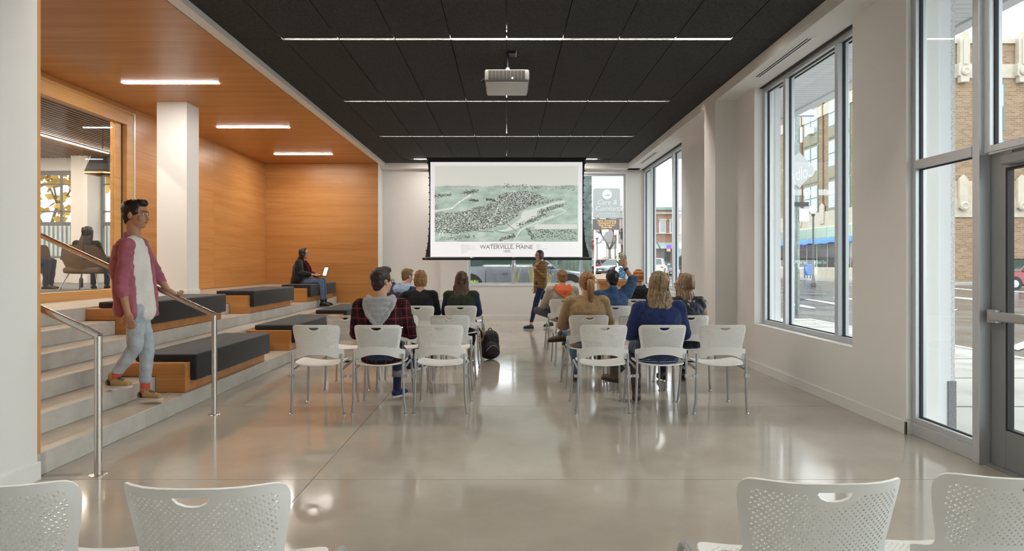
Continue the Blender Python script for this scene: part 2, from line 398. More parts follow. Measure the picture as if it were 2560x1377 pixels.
# far window behind the screen, in a plane of constant Y
w1 = struct('window_1', MB().box(W0, W0 + 0.05, FY + 0.06, FY + 0.14, WS, WH).box(W1 - 0.05, W1, FY + 0.06, FY + 0.14, WS, WH).box(W0 + .05, W1 - .05, FY + 0.06, FY + 0.14, WS, WS + 0.05).box(W0 + .05, W1 - .05, FY + 0.06, FY + 0.14, WH - 0.05, WH), ALUM, bevel=0.003)
e = [W0 + 0.05, 0.13, 0.18, 1.82, 1.87, W1 - 0.05]
for i in (1, 3): B(e[i], e[i + 1], FY + 0.05, FY + 0.14, WS + 0.05, WH - 0.05).build('mullion', ALUM, w1, bevel=0.003)
for i in (0, 2, 4): B(e[i], e[i + 1], FY + 0.096, FY + 0.104, WS + 0.05, WH - 0.05).build('pane', GLASS, w1)
struct('trim_6', MB().box(W0, W1, FY - 0.012, FY + 0.06, WS - 0.012, WS + 0.004), TRIMW, bevel=0.003)

# ------------------------------------------------------------------ wood bay with the stepped seating
BX, BYE = -5.74, 14.0
st = struct('floor_steps', B(-5.9, -5.3, 3.83, BYE, -0.1, 0.86), STEPM)
for k in range(6):
    xf = -(3.05 + 0.33 * k); zt = 0.15 * (k + 1)
    mb = MB().box(BX if k == 5 else xf - 0.345, xf, 3.79, BYE, zt - 0.15 if k else 0.0, zt)
    me = mb.mesh('concrete_step', [STEPM, TREADM], bevel=0.006, seg=2)
    for p in me.polygons:
        if p.normal.z > 0.9: p.material_index = 1
    link('concrete_step', me, st)
struct('wall_bay_end', B(-6.0, -3.07, BYE + 0.02, BYE + 0.2, 0, 4.4), GASK)
we = bpy.data.objects['wall_bay_end']
for z0, z1 in ((0.0, 0.9), (0.9, WCZ)):
    B(BX - 0.05, -3.06, BYE, BYE + 0.02, z0 + 0.0015, z1 - 0.0015).build('veneer_panel', WOODX, we, bevel=0.001, seg=1)
sw = struct('wall_bay_side', MB().box(-5.95, BX - 0.02, 9.10, BYE + 0.02, 0.0, 4.4).box(-5.95, BX - 0.02, 3.6, 9.10, WCZ - 0.075, 4.4), GASK)
for y0, y1 in ((9.10, 11.55), (11.55, BYE)):
    B(BX - 0.02, BX, y0 + 0.0015, y1 - 0.0015, 0.905, WCZ).build('veneer_panel', WOODY, sw, bevel=0.001, seg=1)
B(BX - 0.02, BX, 3.83, 9.0985, WCZ - 0.07, WCZ).build('veneer_panel', WOODY, sw, bevel=0.001, seg=1)
struct('wall_bay_near', MB().box(-5.9, -3.03, 3.775, 3.828, 0.155, WCZ), WOODZ)
struct('wall_bay_near_core', MB().box(-6.2, -3.3, 3.5, 3.774, 0, 4.4), WHITE)
bc = struct('ceiling_bay', B(-5.95, -3.07, 3.6, BYE + 0.1, WCZ + 0.03, 4.40), GASK)
by = [3.78, 6.46, 8.91, 11.36, BYE]
for i in range(4): B(BX - 0.01, -3.062, by[i] + 0.0015, by[i + 1] - 0.0015, WCZ, WCZ + 0.03).build('veneer_panel', WOODX, bc, bevel=0.001, seg=1)
struct('wall_bay_column', B(-5.14, -4.70, 8.65, 8.99, 0.9, WCZ), WHITE)
struct('baseboard_column', MB().box(-5.154, -4.686, 8.636, 9.004, 0.9, 1.0), TRIMW, bevel=0.003)
# interior glass partition
pt = struct('window_5', MB().box(BX - 0.10, BX + 0.01, 3.83, 9.04, 0.90, 1.017), WOODF, bevel=0.003)
B(BX - 0.09, BX + 0.015, 8.88, 9.04, 1.017, 3.655).build('jamb', WOODF, pt, bevel=0.003)
B(BX - 0.09, BX + 0.015, 3.83, 8.88, 3.48, 3.655).build('header', WOODF, pt, bevel=0.003)
B(BX - 0.05, BX + 0.022, 3.83, 9.04, 3.655, 3.688).build('header_trim', WOODF, pt, bevel=0.003)
B(BX - 0.05, BX + 0.02, 9.04, 9.075, 0.90, 3.688).build('edge_trim', ALUM, pt, bevel=0.002)
B(BX - 0.10, BX - 0.055, 8.83, 8.88, 1.017, 3.48).build('dark_channel', GASK, pt)
B(BX - 0.12, BX - 0.04, 8.70, 8.83, 1.017, 3.48).build('sliding_stile', WOODF, pt, bevel=0.003)
B(BX - 0.075, BX - 0.065, 3.83, 8.70, 1.017, 3.48).build('pane', GLASSI, pt)

# ------------------------------------------------------------------ lamps of the room
LBL = {0: 'short dim linear lamp in black ceiling, partly hidden by projection screen', 1: 'thin lamp slot in black ceiling, second from the projection screen',
       2: 'thin lamp slot in black ceiling just beyond the projector', 3: 'long lamp slot with brightly lit middle, ahead of the projector',
       4: 'long lamp slot overhead, fifth from projection screen', 5: 'long lamp slot overhead, sixth from projection screen', 6: 'long lamp slot overhead, seventh from projection screen'}
for i, y in enumerate(LY):
    x0, x1 = (-2.16, 2.11) if i == 0 else (-2.433, 2.4326)
    t = thing('linear_ceiling_light', LBL[i], 'ceiling light', (0, y, CZ), group='linear lamps in the black ceiling')
    MB().box(x0, x1, y - 0.024, y + 0.024, CZ + 0.088, CZ + 0.105).build('housing', SILVER, t)
    n = 8
    for k in range(n):
        a = x0 + (x1 - x0) * k / n; b = x0 + (x1 - x0) * (k + 1) / n
        z = CZ + 0.066
        if i == 3 and k in (3, 4, 7): z = CZ + 0.006
        if i == 0: z = CZ - 0.004
        B(a + 0.004, b - 0.004, y - 0.022, y + 0.022, z, z + 0.02).build('lens', LAMPM, t)
for i, (y, nm) in enumerate(((7.735, 'before the white column'), (10.26, 'just beyond the white column'), (12.78, 'beside the wood end wall'))):
    t = thing('recessed_bar_light', 'bright white bar light in the wood ceiling, ' + nm, 'ceiling light', (-4.415, y, WCZ), group='bar lights in the wood ceiling')
    B(-5.045, -3.785, y - 0.040, y + 0.040, WCZ - 0.003, WCZ + 0.002).build('trim_frame', TRIMW, t)
    B(-5.04, -3.79, y - 0.034, y + 0.034, WCZ - 0.006, WCZ - 0.001).build('lens', LAMPW, t)
# ================================================================== STEPPED SEATING: BENCHES AND HANDRAILS
def bench(xf, z0, y0, label):
    t = thing('bench', label, 'bench', (xf, y0, z0), group='upholstered benches on the concrete steps')
    prof = [(0, 0), (-0.285, 0), (-0.285, 0.153), (-0.615, 0.153), (-0.615, 0.28), (0, 0.28)]
    MB().prism(prof, 0, 1.85, 'y').build('wood_box', WOODX, t, bevel=0.003, world=False)
    cu = [(-0.535, 0.281), (0.001, 0.281), (0.001, 0.095), (0.062, 0.095), (0.062, 0.352), (-0.535, 0.352)]
    MB().prism(cu, 0.08, 1.87, 'y').build('cushion', CHARC, t, smooth='auto', bevel=0.018, seg=3, world=False)
    return t
for y0, nm in ((5.66, 'beside the steel handrail'), (8.38, 'behind the empty white chairs'), (11.08, 'beside the wood end wall')):
    bench(-3.09, 0.152, y0, 'wood bench with charcoal cushion on the lowest step, ' + nm)
for y0, nm in ((6.57, 'behind the walking man'), (9.27, 'in front of the white column'), (11.98, 'with the seated girl on it')):
    bench(-4.08, 0.602, y0, 'wood bench with charcoal cushion on the upper step, ' + nm)
for y, up, nm in ((3.878, -3.9, 'ending beside the big white wall'), (5.417, -5.0, 'held by the walking man')):
    t = thing('handrail', 'brushed steel handrail post and sloping rail, ' + nm, 'handrail', (-2.69, y, 0), group='steel handrails on the steps')
    zt = 0.925; sl = 0.4545
    MB().tube([(-2.69, y, 0.006), (-2.69, y, zt - 0.012)], 0.0235, 18, cap=True).build('post', STEEL, t, smooth='auto')
    MB().tube([(-2.679, y, zt - 0.012), (up, y, zt + sl * (-2.69 - up))], 0.0235, 18).build('rail', STEEL, t, smooth='auto')
    MB().lathe([(0.055, 0.0), (0.055, 0.004), (0.048, 0.007)], (-2.69, y, 0), 24).build('base_plate', STEEL, t, smooth='auto')
    zp = 0.15 * round((-up - 2.72) / 0.33)
    MB().tube([(up + 0.02, y, zp - 0.0), (up + 0.02, y, zt + sl * (-2.69 - up) - 0.02)], 0.0235, 14).build('post', STEEL, t, smooth='auto')

# ================================================================== WHITE STACKING CHAIRS
def inside(p, poly):
    x, y = p; c = False; j = len(poly) - 1
    for i in range(len(poly)):
        xi, yi = poly[i]; xj, yj = poly[j]
        if (yi > y) != (yj > y) and x < (xj - xi) * (y - yi) / (yj - yi) + xi: c = not c
        j = i
    return c
def near_edge(p, poly, d):
    p = V((p[0], p[1])); n = len(poly)
    for i in range(n):
        a = V(poly[i]); b = V(poly[(i + 1) % n]); ab = b - a
        t = max(0, min(1, (p - a).dot(ab) / max(ab.length_squared, 1e-12)))
        if (p - a - ab * t).length < d: return True
    return False
def smooth_poly(pts, it=2):
    for _ in range(it):
        q = []
        for i in range(len(pts)):
            a = V(pts[i]); b = V(pts[(i + 1) % len(pts)]); q += [tuple(a * 0.75 + b * 0.25), tuple(a * 0.25 + b * 0.75)]
        pts = q
    return pts
def perforated(outline, cut, centres, hr, fmap, thick, grid):
    """curved sheet with real holes: plan-view triangulation, mapped onto a surface, two faces plus the rims"""
    pts = []; edges = []
    def loop(poly):
        o = len(pts); pts.extend(V((p[0], p[1])) for p in poly); edges.extend((o + i, o + (i + 1) % len(poly)) for i in range(len(poly)))
    loop(outline)
    for c in cut: loop(c)
    hp = []
    for c in centres:
        poly = [(c[0] + hr * math.cos(math.pi / 3 * k + 0.5), c[1] + hr * math.sin(math.pi / 3 * k + 0.5)) for k in range(6)]
        hp.append(poly); loop(poly)
    xs_ = [p[0] for p in outline]; ys_ = [p[1] for p in outline]
    x = min(xs_)
    cell = {}
    for i, c in enumerate(centres): cell.setdefault((int(c[0] // 0.02), int(c[1] // 0.02)), []).append(i)
    def close(p, d):
        a, b = int(p[0] // 0.02), int(p[1] // 0.02)
        return [i for dx in (-1, 0, 1) for dy in (-1, 0, 1) for i in cell.get((a + dx, b + dy), []) if (V(centres[i]) - V(p)).length < d]
    while x < max(xs_):
        y = min(ys_)
        while y < max(ys_):
            p = (x, y)
            if inside(p, outline) and not near_edge(p, outline, grid * 0.4) and not any(inside(p, c) or near_edge(p, c, grid * 0.3) for c in cut) and not close(p, hr + 0.004): pts.append(V(p))
            y += grid
        x += grid
    vs, es, fs = delaunay_2d_cdt(pts, edges, [], 0, 1e-6)[:3]
    keep = []
    for f in fs:
        c = (sum(vs[i][0] for i in f) / 3, sum(vs[i][1] for i in f) / 3)
        if not inside(c, outline) or any(inside(c, q) for q in cut): continue
        if any(inside(c, hp[i]) for i in close(c, hr)): continue
        keep.append(tuple(f))
    mb = MB(); e = 1e-3; P = []; Q = []
    for v in vs:
        u, w = v; p = V(fmap(u, w)); n = (V(fmap(u + e, w)) - p).cross(V(fmap(u, w + e)) - p).normalized()
        P.append(p); Q.append(p - n * thick)
    k = len(P); mb.add(P, keep); mb.add(Q, [f[::-1] for f in keep])
    cnt = {}
    for f in keep:
        for a, b in ((f[0], f[1]), (f[1], f[2]), (f[2], f[0])): cnt[(a, b)] = 1
    rim = [(a, b) for a, b in cnt if (b, a) not in cnt]
    mb.add(P + Q, [(a, k + a, k + b, b) for a, b in rim])
    return mb
# back shell: u across, v down from the top edge
HB = [(0.0, 0.0), (0.10, 0.001), (0.178, 0.004), (0.203, 0.012), (0.2135, 0.038), (0.212, 0.075), (0.200, 0.15), (0.190, 0.205), (0.190, 0.222), (0.198, 0.236), (0.2335, 0.243), (0.2355, 0.255), (0.2355, 0.332), (0.205, 0.334), (0.165, 0.322), (0.105, 0.296), (0.05, 0.287), (0.0, 0.285)]
full = HB + [(-u, v) for u, v in HB[-2:0:-1]]
outl = smooth_poly([(u, -v) for u, v in full], 1)[::-1]
slot = [(-0.043, -0.024), (0.043, -0.024), (0.046, -0.030), (0.036, -0.043), (0.018, -0.051), (0, -0.053), (-0.018, -0.051), (-0.036, -0.043), (-0.046, -0.030)]
hc = []
inner = [(-0.183, -0.030), (-0.07, -0.030), (-0.045, -0.064), (0.045, -0.064), (0.07, -0.030), (0.183, -0.030), (0.190, -0.06), (0.180, -0.14), (0.168, -0.205), (0.158, -0.224), (0.105, -0.214), (0.0, -0.205), (-0.105, -0.214), (-0.158, -0.224), (-0.168, -0.205), (-0.180, -0.14), (-0.190, -0.06)]
j = 0; v = -0.028
while v > -0.23:
    u = -0.2 + (0.0084 if j % 2 else 0)
    while u < 0.2:
        if inside((u, v), inner): hc.append((u, v))
        u += 0.0168
    v -= 0.0088; j += 1
def back_map(u, v):
    t = max(0.0, min(1.0, (v + 0.334) / 0.334))
    return (u, -0.165 - 0.095 * t ** 1.15 + (1.15 - 0.2 * t) * u * u + (20.0 * t) * u ** 4 + 0.010 * math.sin(t * math.pi), 0.836 + v * 0.985)
shell_me = perforated(outl, [slot], hc, 0.0038, back_map, -0.0065, 0.021).mesh('backrest', PLASTIC, smooth='auto')
so = [(0.0, 0.235), (0.12, 0.232), (0.19, 0.215), (0.222, 0.16), (0.228, 0.05), (0.220, -0.08), (0.195, -0.165), (0.14, -0.205), (0.0, -0.212)]
so = so + [(-u, v) for u, v in so[-2:0:-1]]
souter = smooth_poly(so, 1)[::-1]
sc_ = []
j = 0; v = -0.18
while v < 0.20:
    u = -0.2 + (0.0095 if j % 2 else 0)
    while u < 0.2:
        if inside((u, v), [(a * 0.84, b * 0.84) for a, b in so]): sc_.append((u, v))
        u += 0.019
    v += 0.0105; j += 1
def seat_map(u, v):
    z = 0.466 + 0.35 * u * u - 0.010 * math.cos(u * 6) - 0.012 * max(0, (v - 0.13) / 0.1) ** 2 + 0.012 * max(0, (-v - 0.12) / 0.09) ** 2
    return (u, v, z)
seat_me = perforated(souter, [], sc_, 0.0036, seat_map, 0.011, 0.024).mesh('seat', PLASTIC, smooth='auto')
ch = thing('stacking_chair', 'chair', 'chair')
link('backrest', shell_me, ch, False); link('seat', seat_me, ch, False)
def bend(a, b, c, k=6):
    a, b, c = V(a), V(b), V(c)
    return [a * (1 - t) ** 2 + b * 2 * t * (1 - t) + c * t * t for t in [i / k for i in range(k + 1)]]
for s in (-1, 1):
    MB().tube([(s * 0.246, -0.125, 0.018), (s * 0.234, -0.140, 0.12), (s * 0.226, -0.145, 0.42), (s * 0.226, -0.145, 0.56)], 0.0115, 12).build('rear_leg', SILVER, ch, smooth='auto', world=False)
    MB().tube([(s * 0.252, 0.355, 0.018), (s * 0.245, 0.338, 0.12)] + bend((s * 0.232, 0.315, 0.36), (s * 0.228, 0.308, 0.435), (s * 0.226, 0.235, 0.436)) + [(s * 0.226, -0.12, 0.415)], 0.0115, 12).build('front_leg', SILVER, ch, smooth='auto', world=False)
    for x, y in ((s * 0.246, -0.125), (s * 0.252, 0.355)):
        MB().lathe([(0.016, 0), (0.019, 0.003), (0.019, 0.008), (0.010, 0.013), (0.010, 0.02)], (x, y, 0), 14).build('glide', CHROME, ch, smooth='auto', world=False)
    MB().box(s * 0.213, s * 0.213 + s * 0.026, -0.158, -0.130, 0.338, 0.374).box(s * 0.235, s * 0.266, -0.153, -0.150 + 0.002, 0.343, 0.369).box(s * 0.262, s * 0.267, -0.153, -0.130, 0.343, 0.369).build('ganging_clip', SILVER, ch, bevel=0.002, world=False)
    MB().tube([(s * 0.226, 0.16, 0.438), (s * 0.16, 0.16, 0.436), (0.0, 0.16, 0.434)], 0.009, 8).build('seat_bracket', BLACK, ch, smooth='auto', world=False)
XC = [-1.742, -1.178, -0.612, 0.888, 1.428, 1.974]
YR = [5.56, 6.56, 7.99, 9.43]
ORD = ['fourth row from screen', 'third row from screen', 'second row from screen', 'row nearest to screen'.replace('nearest to', 'next to')]
OCC = {(0, 1): 'the man in plaid', (3, 0): 'the man in the quilted navy jacket', (2, 1): 'the woman in the black sweater', (2, 2): 'the woman with long brown hair',
       (1, 3): 'the woman with the ponytail', (3, 3): 'the man with the orange hood', (2, 4): 'the man raising his arm', (3, 5): 'the person in the orange beanie',
       (0, 4): 'the woman in the navy cardigan', (1, 5): 'the woman in the dark vest'}
first = True
for r, y in enumerate(YR):
    for c, x in enumerate(XC):
        blk = 'beside the stepped benches' if c < 3 else 'beside the window wall'
        pos = {0: 'outer end', 1: 'middle', 2: 'aisle end', 3: 'aisle end', 4: 'middle', 5: 'outer end'}[c]
        if (r, c) in OCC: lab = 'white perforated chair under ' + OCC[(r, c)] + ', ' + pos + ' of its row'
        else: lab = 'empty white chair, ' + pos + ' of ' + ORD[r] + ', block ' + blk
        jx, jy, jr = random.uniform(-.002, .002), random.uniform(-.02, .02), random.uniform(-.008, .008)
        if r == 0: jx *= 0.3; jy *= 0.3
        if first:
            ch.location = (x + jx, y + jy, 0); ch.rotation_euler = (0, 0, jr); ch['label'] = lab; ch['group'] = 'white stacking chairs in rows'; first = False
        else:
            dup(ch, (x + jx, y + jy, 0), jr, lab, 'white stacking chairs in rows')
for x, y, a, lab in ((-1.345, 1.725, 0.0, 'empty white chair of the hindmost row, against the big white wall'), (-0.785, 1.712, 0.0, 'empty white chair of the hindmost row, aisle end, white wall side'),
                     (0.835, 1.745, 0.0, 'empty white chair of the hindmost row, aisle end, door side'), (1.385, 1.78, 0.0, 'empty white chair of the hindmost row, next to the glass door')):
    dup(ch, (x, y, 0), a, lab, 'white stacking chairs in rows')

# ================================================================== PROJECTION SCREEN
SY, SXL, SXR, SZT, SZB = 13.6, xat(1076, 13.6), xat(1456, 13.6), at(0, 405, 13.6).z, at(0, 642, 13.6).z
def print_mat():
    m, nt, out = nodes_of('projected_map')
    L = nt.links.new
    p = N(nt, 'ShaderNodeBsdfPrincipled', inp={'Roughness': 0.9, 'Specular IOR Level': 0.1}); L(p.outputs[0], out.inputs[0])
    tc = N(nt, 'ShaderNodeTexCoord'); sp = N(nt, 'ShaderNodeSeparateXYZ'); L(tc.outputs['Object'], sp.inputs[0])
    n1 = N(nt, 'ShaderNodeTexNoise', inp={'Scale': 2.6, 'Detail': 8.0, 'Roughness': 0.55}); n2 = N(nt, 'ShaderNodeTexNoise', inp={'Scale': 38.0, 'Detail': 4.0, 'Roughness': 0.7}); n3 = N(nt, 'ShaderNodeTexNoise', inp={'Scale': 1.6, 'Detail': 2.0})
    mp = N(nt, 'ShaderNodeMapping'); mp.inputs['Scale'].default_value = (1, 1, 2.6); L(tc.outputs['Object'], mp.inputs[0])
    for n in (n1, n2, n3): L(mp.outputs[0], n.inputs['Vector'])
    cr = N(nt, 'ShaderNodeValToRGB'); cr.color_ramp.elements[0].color = c4(srgb(146, 166, 155)); cr.color_ramp.elements[1].color = c4(srgb(186, 202, 192)); cr.color_ramp.elements[0].position = 0.3; cr.color_ramp.elements[1].position = 0.68
    L(n1.outputs[0], cr.inputs[0])
    # specks: houses and trees, thick over the town
    sub = N(nt, 'ShaderNodeMath', operation='MULTIPLY_ADD'); sub.inputs[1].default_value = 0.9; sub.inputs[2].default_value = -0.25; L(n3.outputs[0], sub.inputs[0])
    ad = N(nt, 'ShaderNodeMath', operation='ADD'); L(n2.outputs[0], ad.inputs[0]); L(sub.outputs[0], ad.inputs[1])
    st_ = N(nt, 'ShaderNodeMapRange', inp={'From Min': 0.86, 'From Max': 0.95}); L(ad.outputs[0], st_.inputs[0])
    mx = N(nt, 'ShaderNodeMix', data_type='RGBA'); L(st_.outputs[0], mx.inputs['Factor']); L(cr.outputs[0], mx.inputs[6]); mx.inputs[7].default_value = c4(srgb(92, 88, 86))
    # sky above the horizon
    hz = N(nt, 'ShaderNodeMath', operation='MULTIPLY_ADD'); hz.inputs[1].default_value = 0.10; L(n1.outputs[0], hz.inputs[0]); L(sp.outputs['Z'], hz.inputs[2])
    sk = N(nt, 'ShaderNodeMapRange', inp={'From Min': 0.665, 'From Max': 0.69}); L(hz.outputs[0], sk.inputs[0])
    m2 = N(nt, 'ShaderNodeMix', data_type='RGBA'); L(sk.outputs[0], m2.inputs['Factor']); L(mx.outputs[2], m2.inputs[6]); m2.inputs[7].default_value = c4(srgb(208, 210, 203))
    L(m2.outputs[2], p.inputs['Base Color']); L(m2.outputs[2], p.inputs['Emission Color']); p.inputs['Emission Strength'].default_value = SCR
    return m
SCR = 0.30
def lit(name, c): 
    m = pmat(name, c, 0.9, spec=0.1); p = [n for n in m.node_tree.nodes if n.type == 'BSDF_PRINCIPLED'][0]
    p.inputs['Emission Color'].default_value = c4(c); p.inputs['Emission Strength'].default_value = SCR; return m
SW_ = lit('screen_white', srgb(226, 226, 228)); SINK = lit('map_ink', srgb(96, 92, 90)); SRIV = lit('map_pale', srgb(206, 212, 206)); SDARK = lit('map_shade', srgb(110, 116, 110))
scn = thing('projection_screen', 'pull-down projection screen showing a grey-green town view, black borders', 'projection screen', (0, SY, SZB))
tl, tr_, bl, br = at(1069, 397, SY), at(1463, 397, SY), at(1064, 643, SY), at(1474, 643, SY)
fr = MB()
Lft = [at(x, y, SY) for x, y in ((1069, 397), (1072.5, 440), (1074, 500), (1073, 560), (1070, 605), (1063, 643))]
Rgt = [at(x, y, SY) for x, y in ((1463, 397), (1459.5, 440), (1458, 500), (1459, 560), (1463, 605), (1474, 643))]
poly = [(p.x, p.z) for p in Lft] + [(p.x, p.z) for p in Rgt[::-1]]
MB().prism(poly, SY + 0.002, SY + 0.006, 'y').build('black_border', BLACK, scn)
B(SXL, SXR, SY - 0.003, SY + 0.001, SZB, SZT).build('white_sheet', SW_, scn)
b0, b1 = at(1056, 644, SY), at(1480, 650, SY)
MB().box(b0.x, b1.x, SY - 0.02, SY + 0.02, b1.z, b0.z).build('bottom_bar', BLACK, scn, bevel=0.006)
B(b0.x + 0.06, b0.x + 0.11, SY - 0.021, SY - 0.0195, b1.z + 0.012, b0.z - 0.015).build('maker_tag', pmat('dull_red', (0.25, 0.03, 0.03), 0.5), scn)
c0, c1 = at(1067, 0, SY), at(1465, 0, SY)
B(c0.x, c1.x, SY - 0.05, SY + 0.06, CZ - 0.045, CZ - 0.001).build('case', BLACK, scn)
for k in range(13):
    for pts in (Lft, Rgt):
        z = SZT - 0.03 - k * 0.168
        for a, b in zip(pts, pts[1:]):
            if b.z <= z <= a.z:
                t_ = (z - b.z) / (a.z - b.z); x = b.x + (a.x - b.x) * t_; MB().box(x - 0.02, x + 0.02, SY - 0.006, SY + 0.008, z - 0.012, z + 0.012).build('tension_tab', BLACK, scn)
# the picture on it
i0, i1 = at(1087, 414, SY), at(1445, 604, SY)
pic = B(i0.x, i1.x, -0.0006, 0.0006, i1.z - 2.55, i0.z - 2.55).build('town_view', print_mat(), scn, world=False); pic.location = (0, -0.0045, 2.55 - SZB)
def on_pic(u, v, d=0.0065):    # 0..1 across and down the picture
    return (i0.x + (i1.x - i0.x) * u, SY - d, i0.z + (i1.z - i0.z) * v)
def flat(name, poly, m, d=0.0065):
    MB().add([on_pic(u, v, d) for u, v in poly], [tuple(range(len(poly)))]).build(name, m, scn)
def ribbon(nm, pts, w, d=0.007):
    mb = MB()
    for (a, b), (c, e_) in zip(pts, pts[1:]):
        P, Q = V(on_pic(a, b, d)), V(on_pic(c, e_, d)); t_ = (Q - P).normalized(); n_ = V((-t_.z, 0, t_.x)) * w / 2
        mb.add([P + n_ - t_ * w * .2, P - n_ - t_ * w * .2, Q - n_ + t_ * w * .2, Q + n_ + t_ * w * .2], [(0, 1, 2, 3)])
    mb.build(nm, SRIV if nm == 'road_line' else SDARK, scn)
flat('river', [(0.53, 0.785), (0.60, 0.70), (0.61, 0.62), (0.63, 0.595), (0.745, 0.545), (0.80, 0.50), (0.90, 0.46), (0.915, 0.475), (0.80, 0.53), (0.72, 0.585), (0.71, 0.62), (0.715, 0.66), (0.67, 0.71), (0.60, 0.79), (0.575, 0.83), (0.50, 0.86), (0.43, 0.87), (0.40, 0.88), (0.50, 0.83)], SRIV)
ribbon('road_line', [(0.0, 0.60), (0.12, 0.56), (0.17, 0.48), (0.24, 0.40), (0.27, 0.33)], 0.035); ribbon('road_line', [(0.34, 0.82), (0.43, 0.62), (0.44, 0.55), (0.50, 0.43), (0.56, 0.33)], 0.028)
ribbon('road_line', [(0.55, 1.0), (0.60, 0.84), (0.70, 0.75), (0.83, 0.66)], 0.025); ribbon('road_line', [(0.40, 0.80), (0.47, 0.74), (0.56, 0.66), (0.60, 0.60)], 0.018); ribbon('road_line', [(0.69, 0.68), (0.78, 0.61), (0.88, 0.56), (0.91, 0.60)], 0.02)
ribbon('road_line', [(0.65, 0.82), (0.80, 0.70), (0.92, 0.60)], 0.015); ribbon('road_line', [(0.03, 0.92), (0.045, 0.85), (0.06, 0.92)], 0.03)
ribbon('bridge_line', [(0.30, 0.86), (0.41, 0.87)], 0.015); ribbon('bridge_line', [(0.42, 0.86), (0.55, 0.90)], 0.012); ribbon('bridge_line', [(0.50, 0.76), (0.57, 0.86)], 0.014); ribbon('bridge_line', [(0.55, 1.0), (0.59, 0.90), (0.64, 0.82)], 0.006)
flat('inset_view', [(0.69, 0.765), (1.0, 0.765), (1.0, 1.0), (0.69, 1.0)], lit('inset_green', srgb(158, 176, 164)), 0.0062)
flat('inset_sky', [(0.695, 0.77), (0.995, 0.77), (0.995, 0.83), (0.695, 0.84)], lit('inset_sky', srgb(205, 208, 202)), 0.0068)
isp = MB(); rr = random.Random(3)
for k in range(170):
    u, v_ = 0.70 + 0.29 * rr.random(), 0.84 + 0.14 * rr.random() ** 1.3; s_ = 0.0022 + 0.003 * rr.random()
    isp.add([on_pic(u - s_, v_ - s_, .0072), on_pic(u + s_, v_ - s_, .0072), on_pic(u + s_, v_ + s_, .0072), on_pic(u - s_, v_ + s_, .0072)], [(0, 1, 2, 3)])
town = [(0.0, 0.63), (0.20, 0.60), (0.30, 0.54), (0.42, 0.47), (0.46, 0.36), (0.66, 0.33), (0.78, 0.42), (0.62, 0.57), (0.58, 0.66), (0.48, 0.78), (0.36, 0.83), (0.16, 0.90), (0.0, 0.88)]
groves = [((0.66, 0.72), (0.78, 0.62), .02), ((0.72, 0.60), (0.93, 0.50), .012), ((0.58, 0.78), (0.72, 0.70), .015), ((0.0, 0.40), (0.12, 0.38), .012), ((0.20, 0.36), (0.30, 0.33), .014), ((0.62, 0.53), (0.90, 0.43), .014), ((0.04, 0.96), (0.28, 0.93), .014), ((0.65, 0.84), (0.69, 0.96), .02), ((0.24, 0.45), (0.30, 0.46), .008), ((0.48, 0.27), (0.98, 0.30), .02), ((0.45, 0.98), (0.56, 0.92), .012), ((0.36, 0.44), (0.42, 0.46), .01)]
pale = MB()
def speck(mb, u, v_, s_, d): mb.add([on_pic(u - s_, v_ - s_ * 1.1, d), on_pic(u + s_, v_ - s_ * 1.1, d), on_pic(u + s_, v_ + s_ * 1.6, d), on_pic(u - s_, v_ + s_ * 1.6, d)], [(0, 1, 2, 3)])
k = 0
while k < 5200:
    u, v_ = rr.random(), 0.3 + 0.62 * rr.random()
    if inside((u, v_), town): speck(isp if rr.random() < .86 else pale, u, v_, 0.0014 + 0.0021 * rr.random(), .0069 + .0003 * rr.random()); k += 1
for p_, q_, w_ in groves:
    for k in range(130):
        t_ = rr.random(); speck(isp, p_[0] + (q_[0] - p_[0]) * t_ + rr.gauss(0, w_ * .4), p_[1] + (q_[1] - p_[1]) * t_ + rr.gauss(0, w_), 0.0014 + 0.002 * rr.random(), .0072)
pale.build('pale_specks', SRIV, scn)['kind'] = 'stuff'
isp.build('ink_specks', SINK, scn)['kind'] = 'stuff'
def put_text(body, size, px, py, Y, m, parent, name='lettering', align='CENTER', d=0.0045, space=1.0, shear=0.0, rot=None, mirror=False):
    me = text_mesh(body, size, 0.0, align, shear, space); me.materials.clear(); me.materials.append(m)
    p = at(px, py, Y); o = link(name, me, parent); q = V(o.location)
    o.location = q + V((p.x, Y - d, p.z)); o.rotation_euler = (R(90), 0, 0)
    if mirror: o.scale = (-1, 1, 1)
    return o
put_text('WATERVILLE, MAINE', 0.135, 1266, 622, SY, SINK, scn, space=0.98)
put_text('1895.', 0.085, 1268, 631, SY, SINK, scn)
put_text('CENTRAL AND NORTHERN PART OF', 0.042, 1266, 611.5, SY, SINK, scn, space=1.05)
lg = MB()
for px0, n_, ws in ((1153, 11, (8, 22, 34, 20, 36, 24, 38, 18, 14, 16, 8)), (1341, 8, (12, 8, 6, 14, 8, 27, 9, 6))):
    for k in range(n_):
        y_ = 611 + k * 2.1; a, b = at(px0, y_, SY), at(px0 + ws[k], y_ + 0.7, SY); lg.box(a.x, b.x, SY - 0.0045, SY - 0.004, b.z, a.z)
lg.build('legend_lines', lit('legend_grey', srgb(178, 176, 176)), scn)

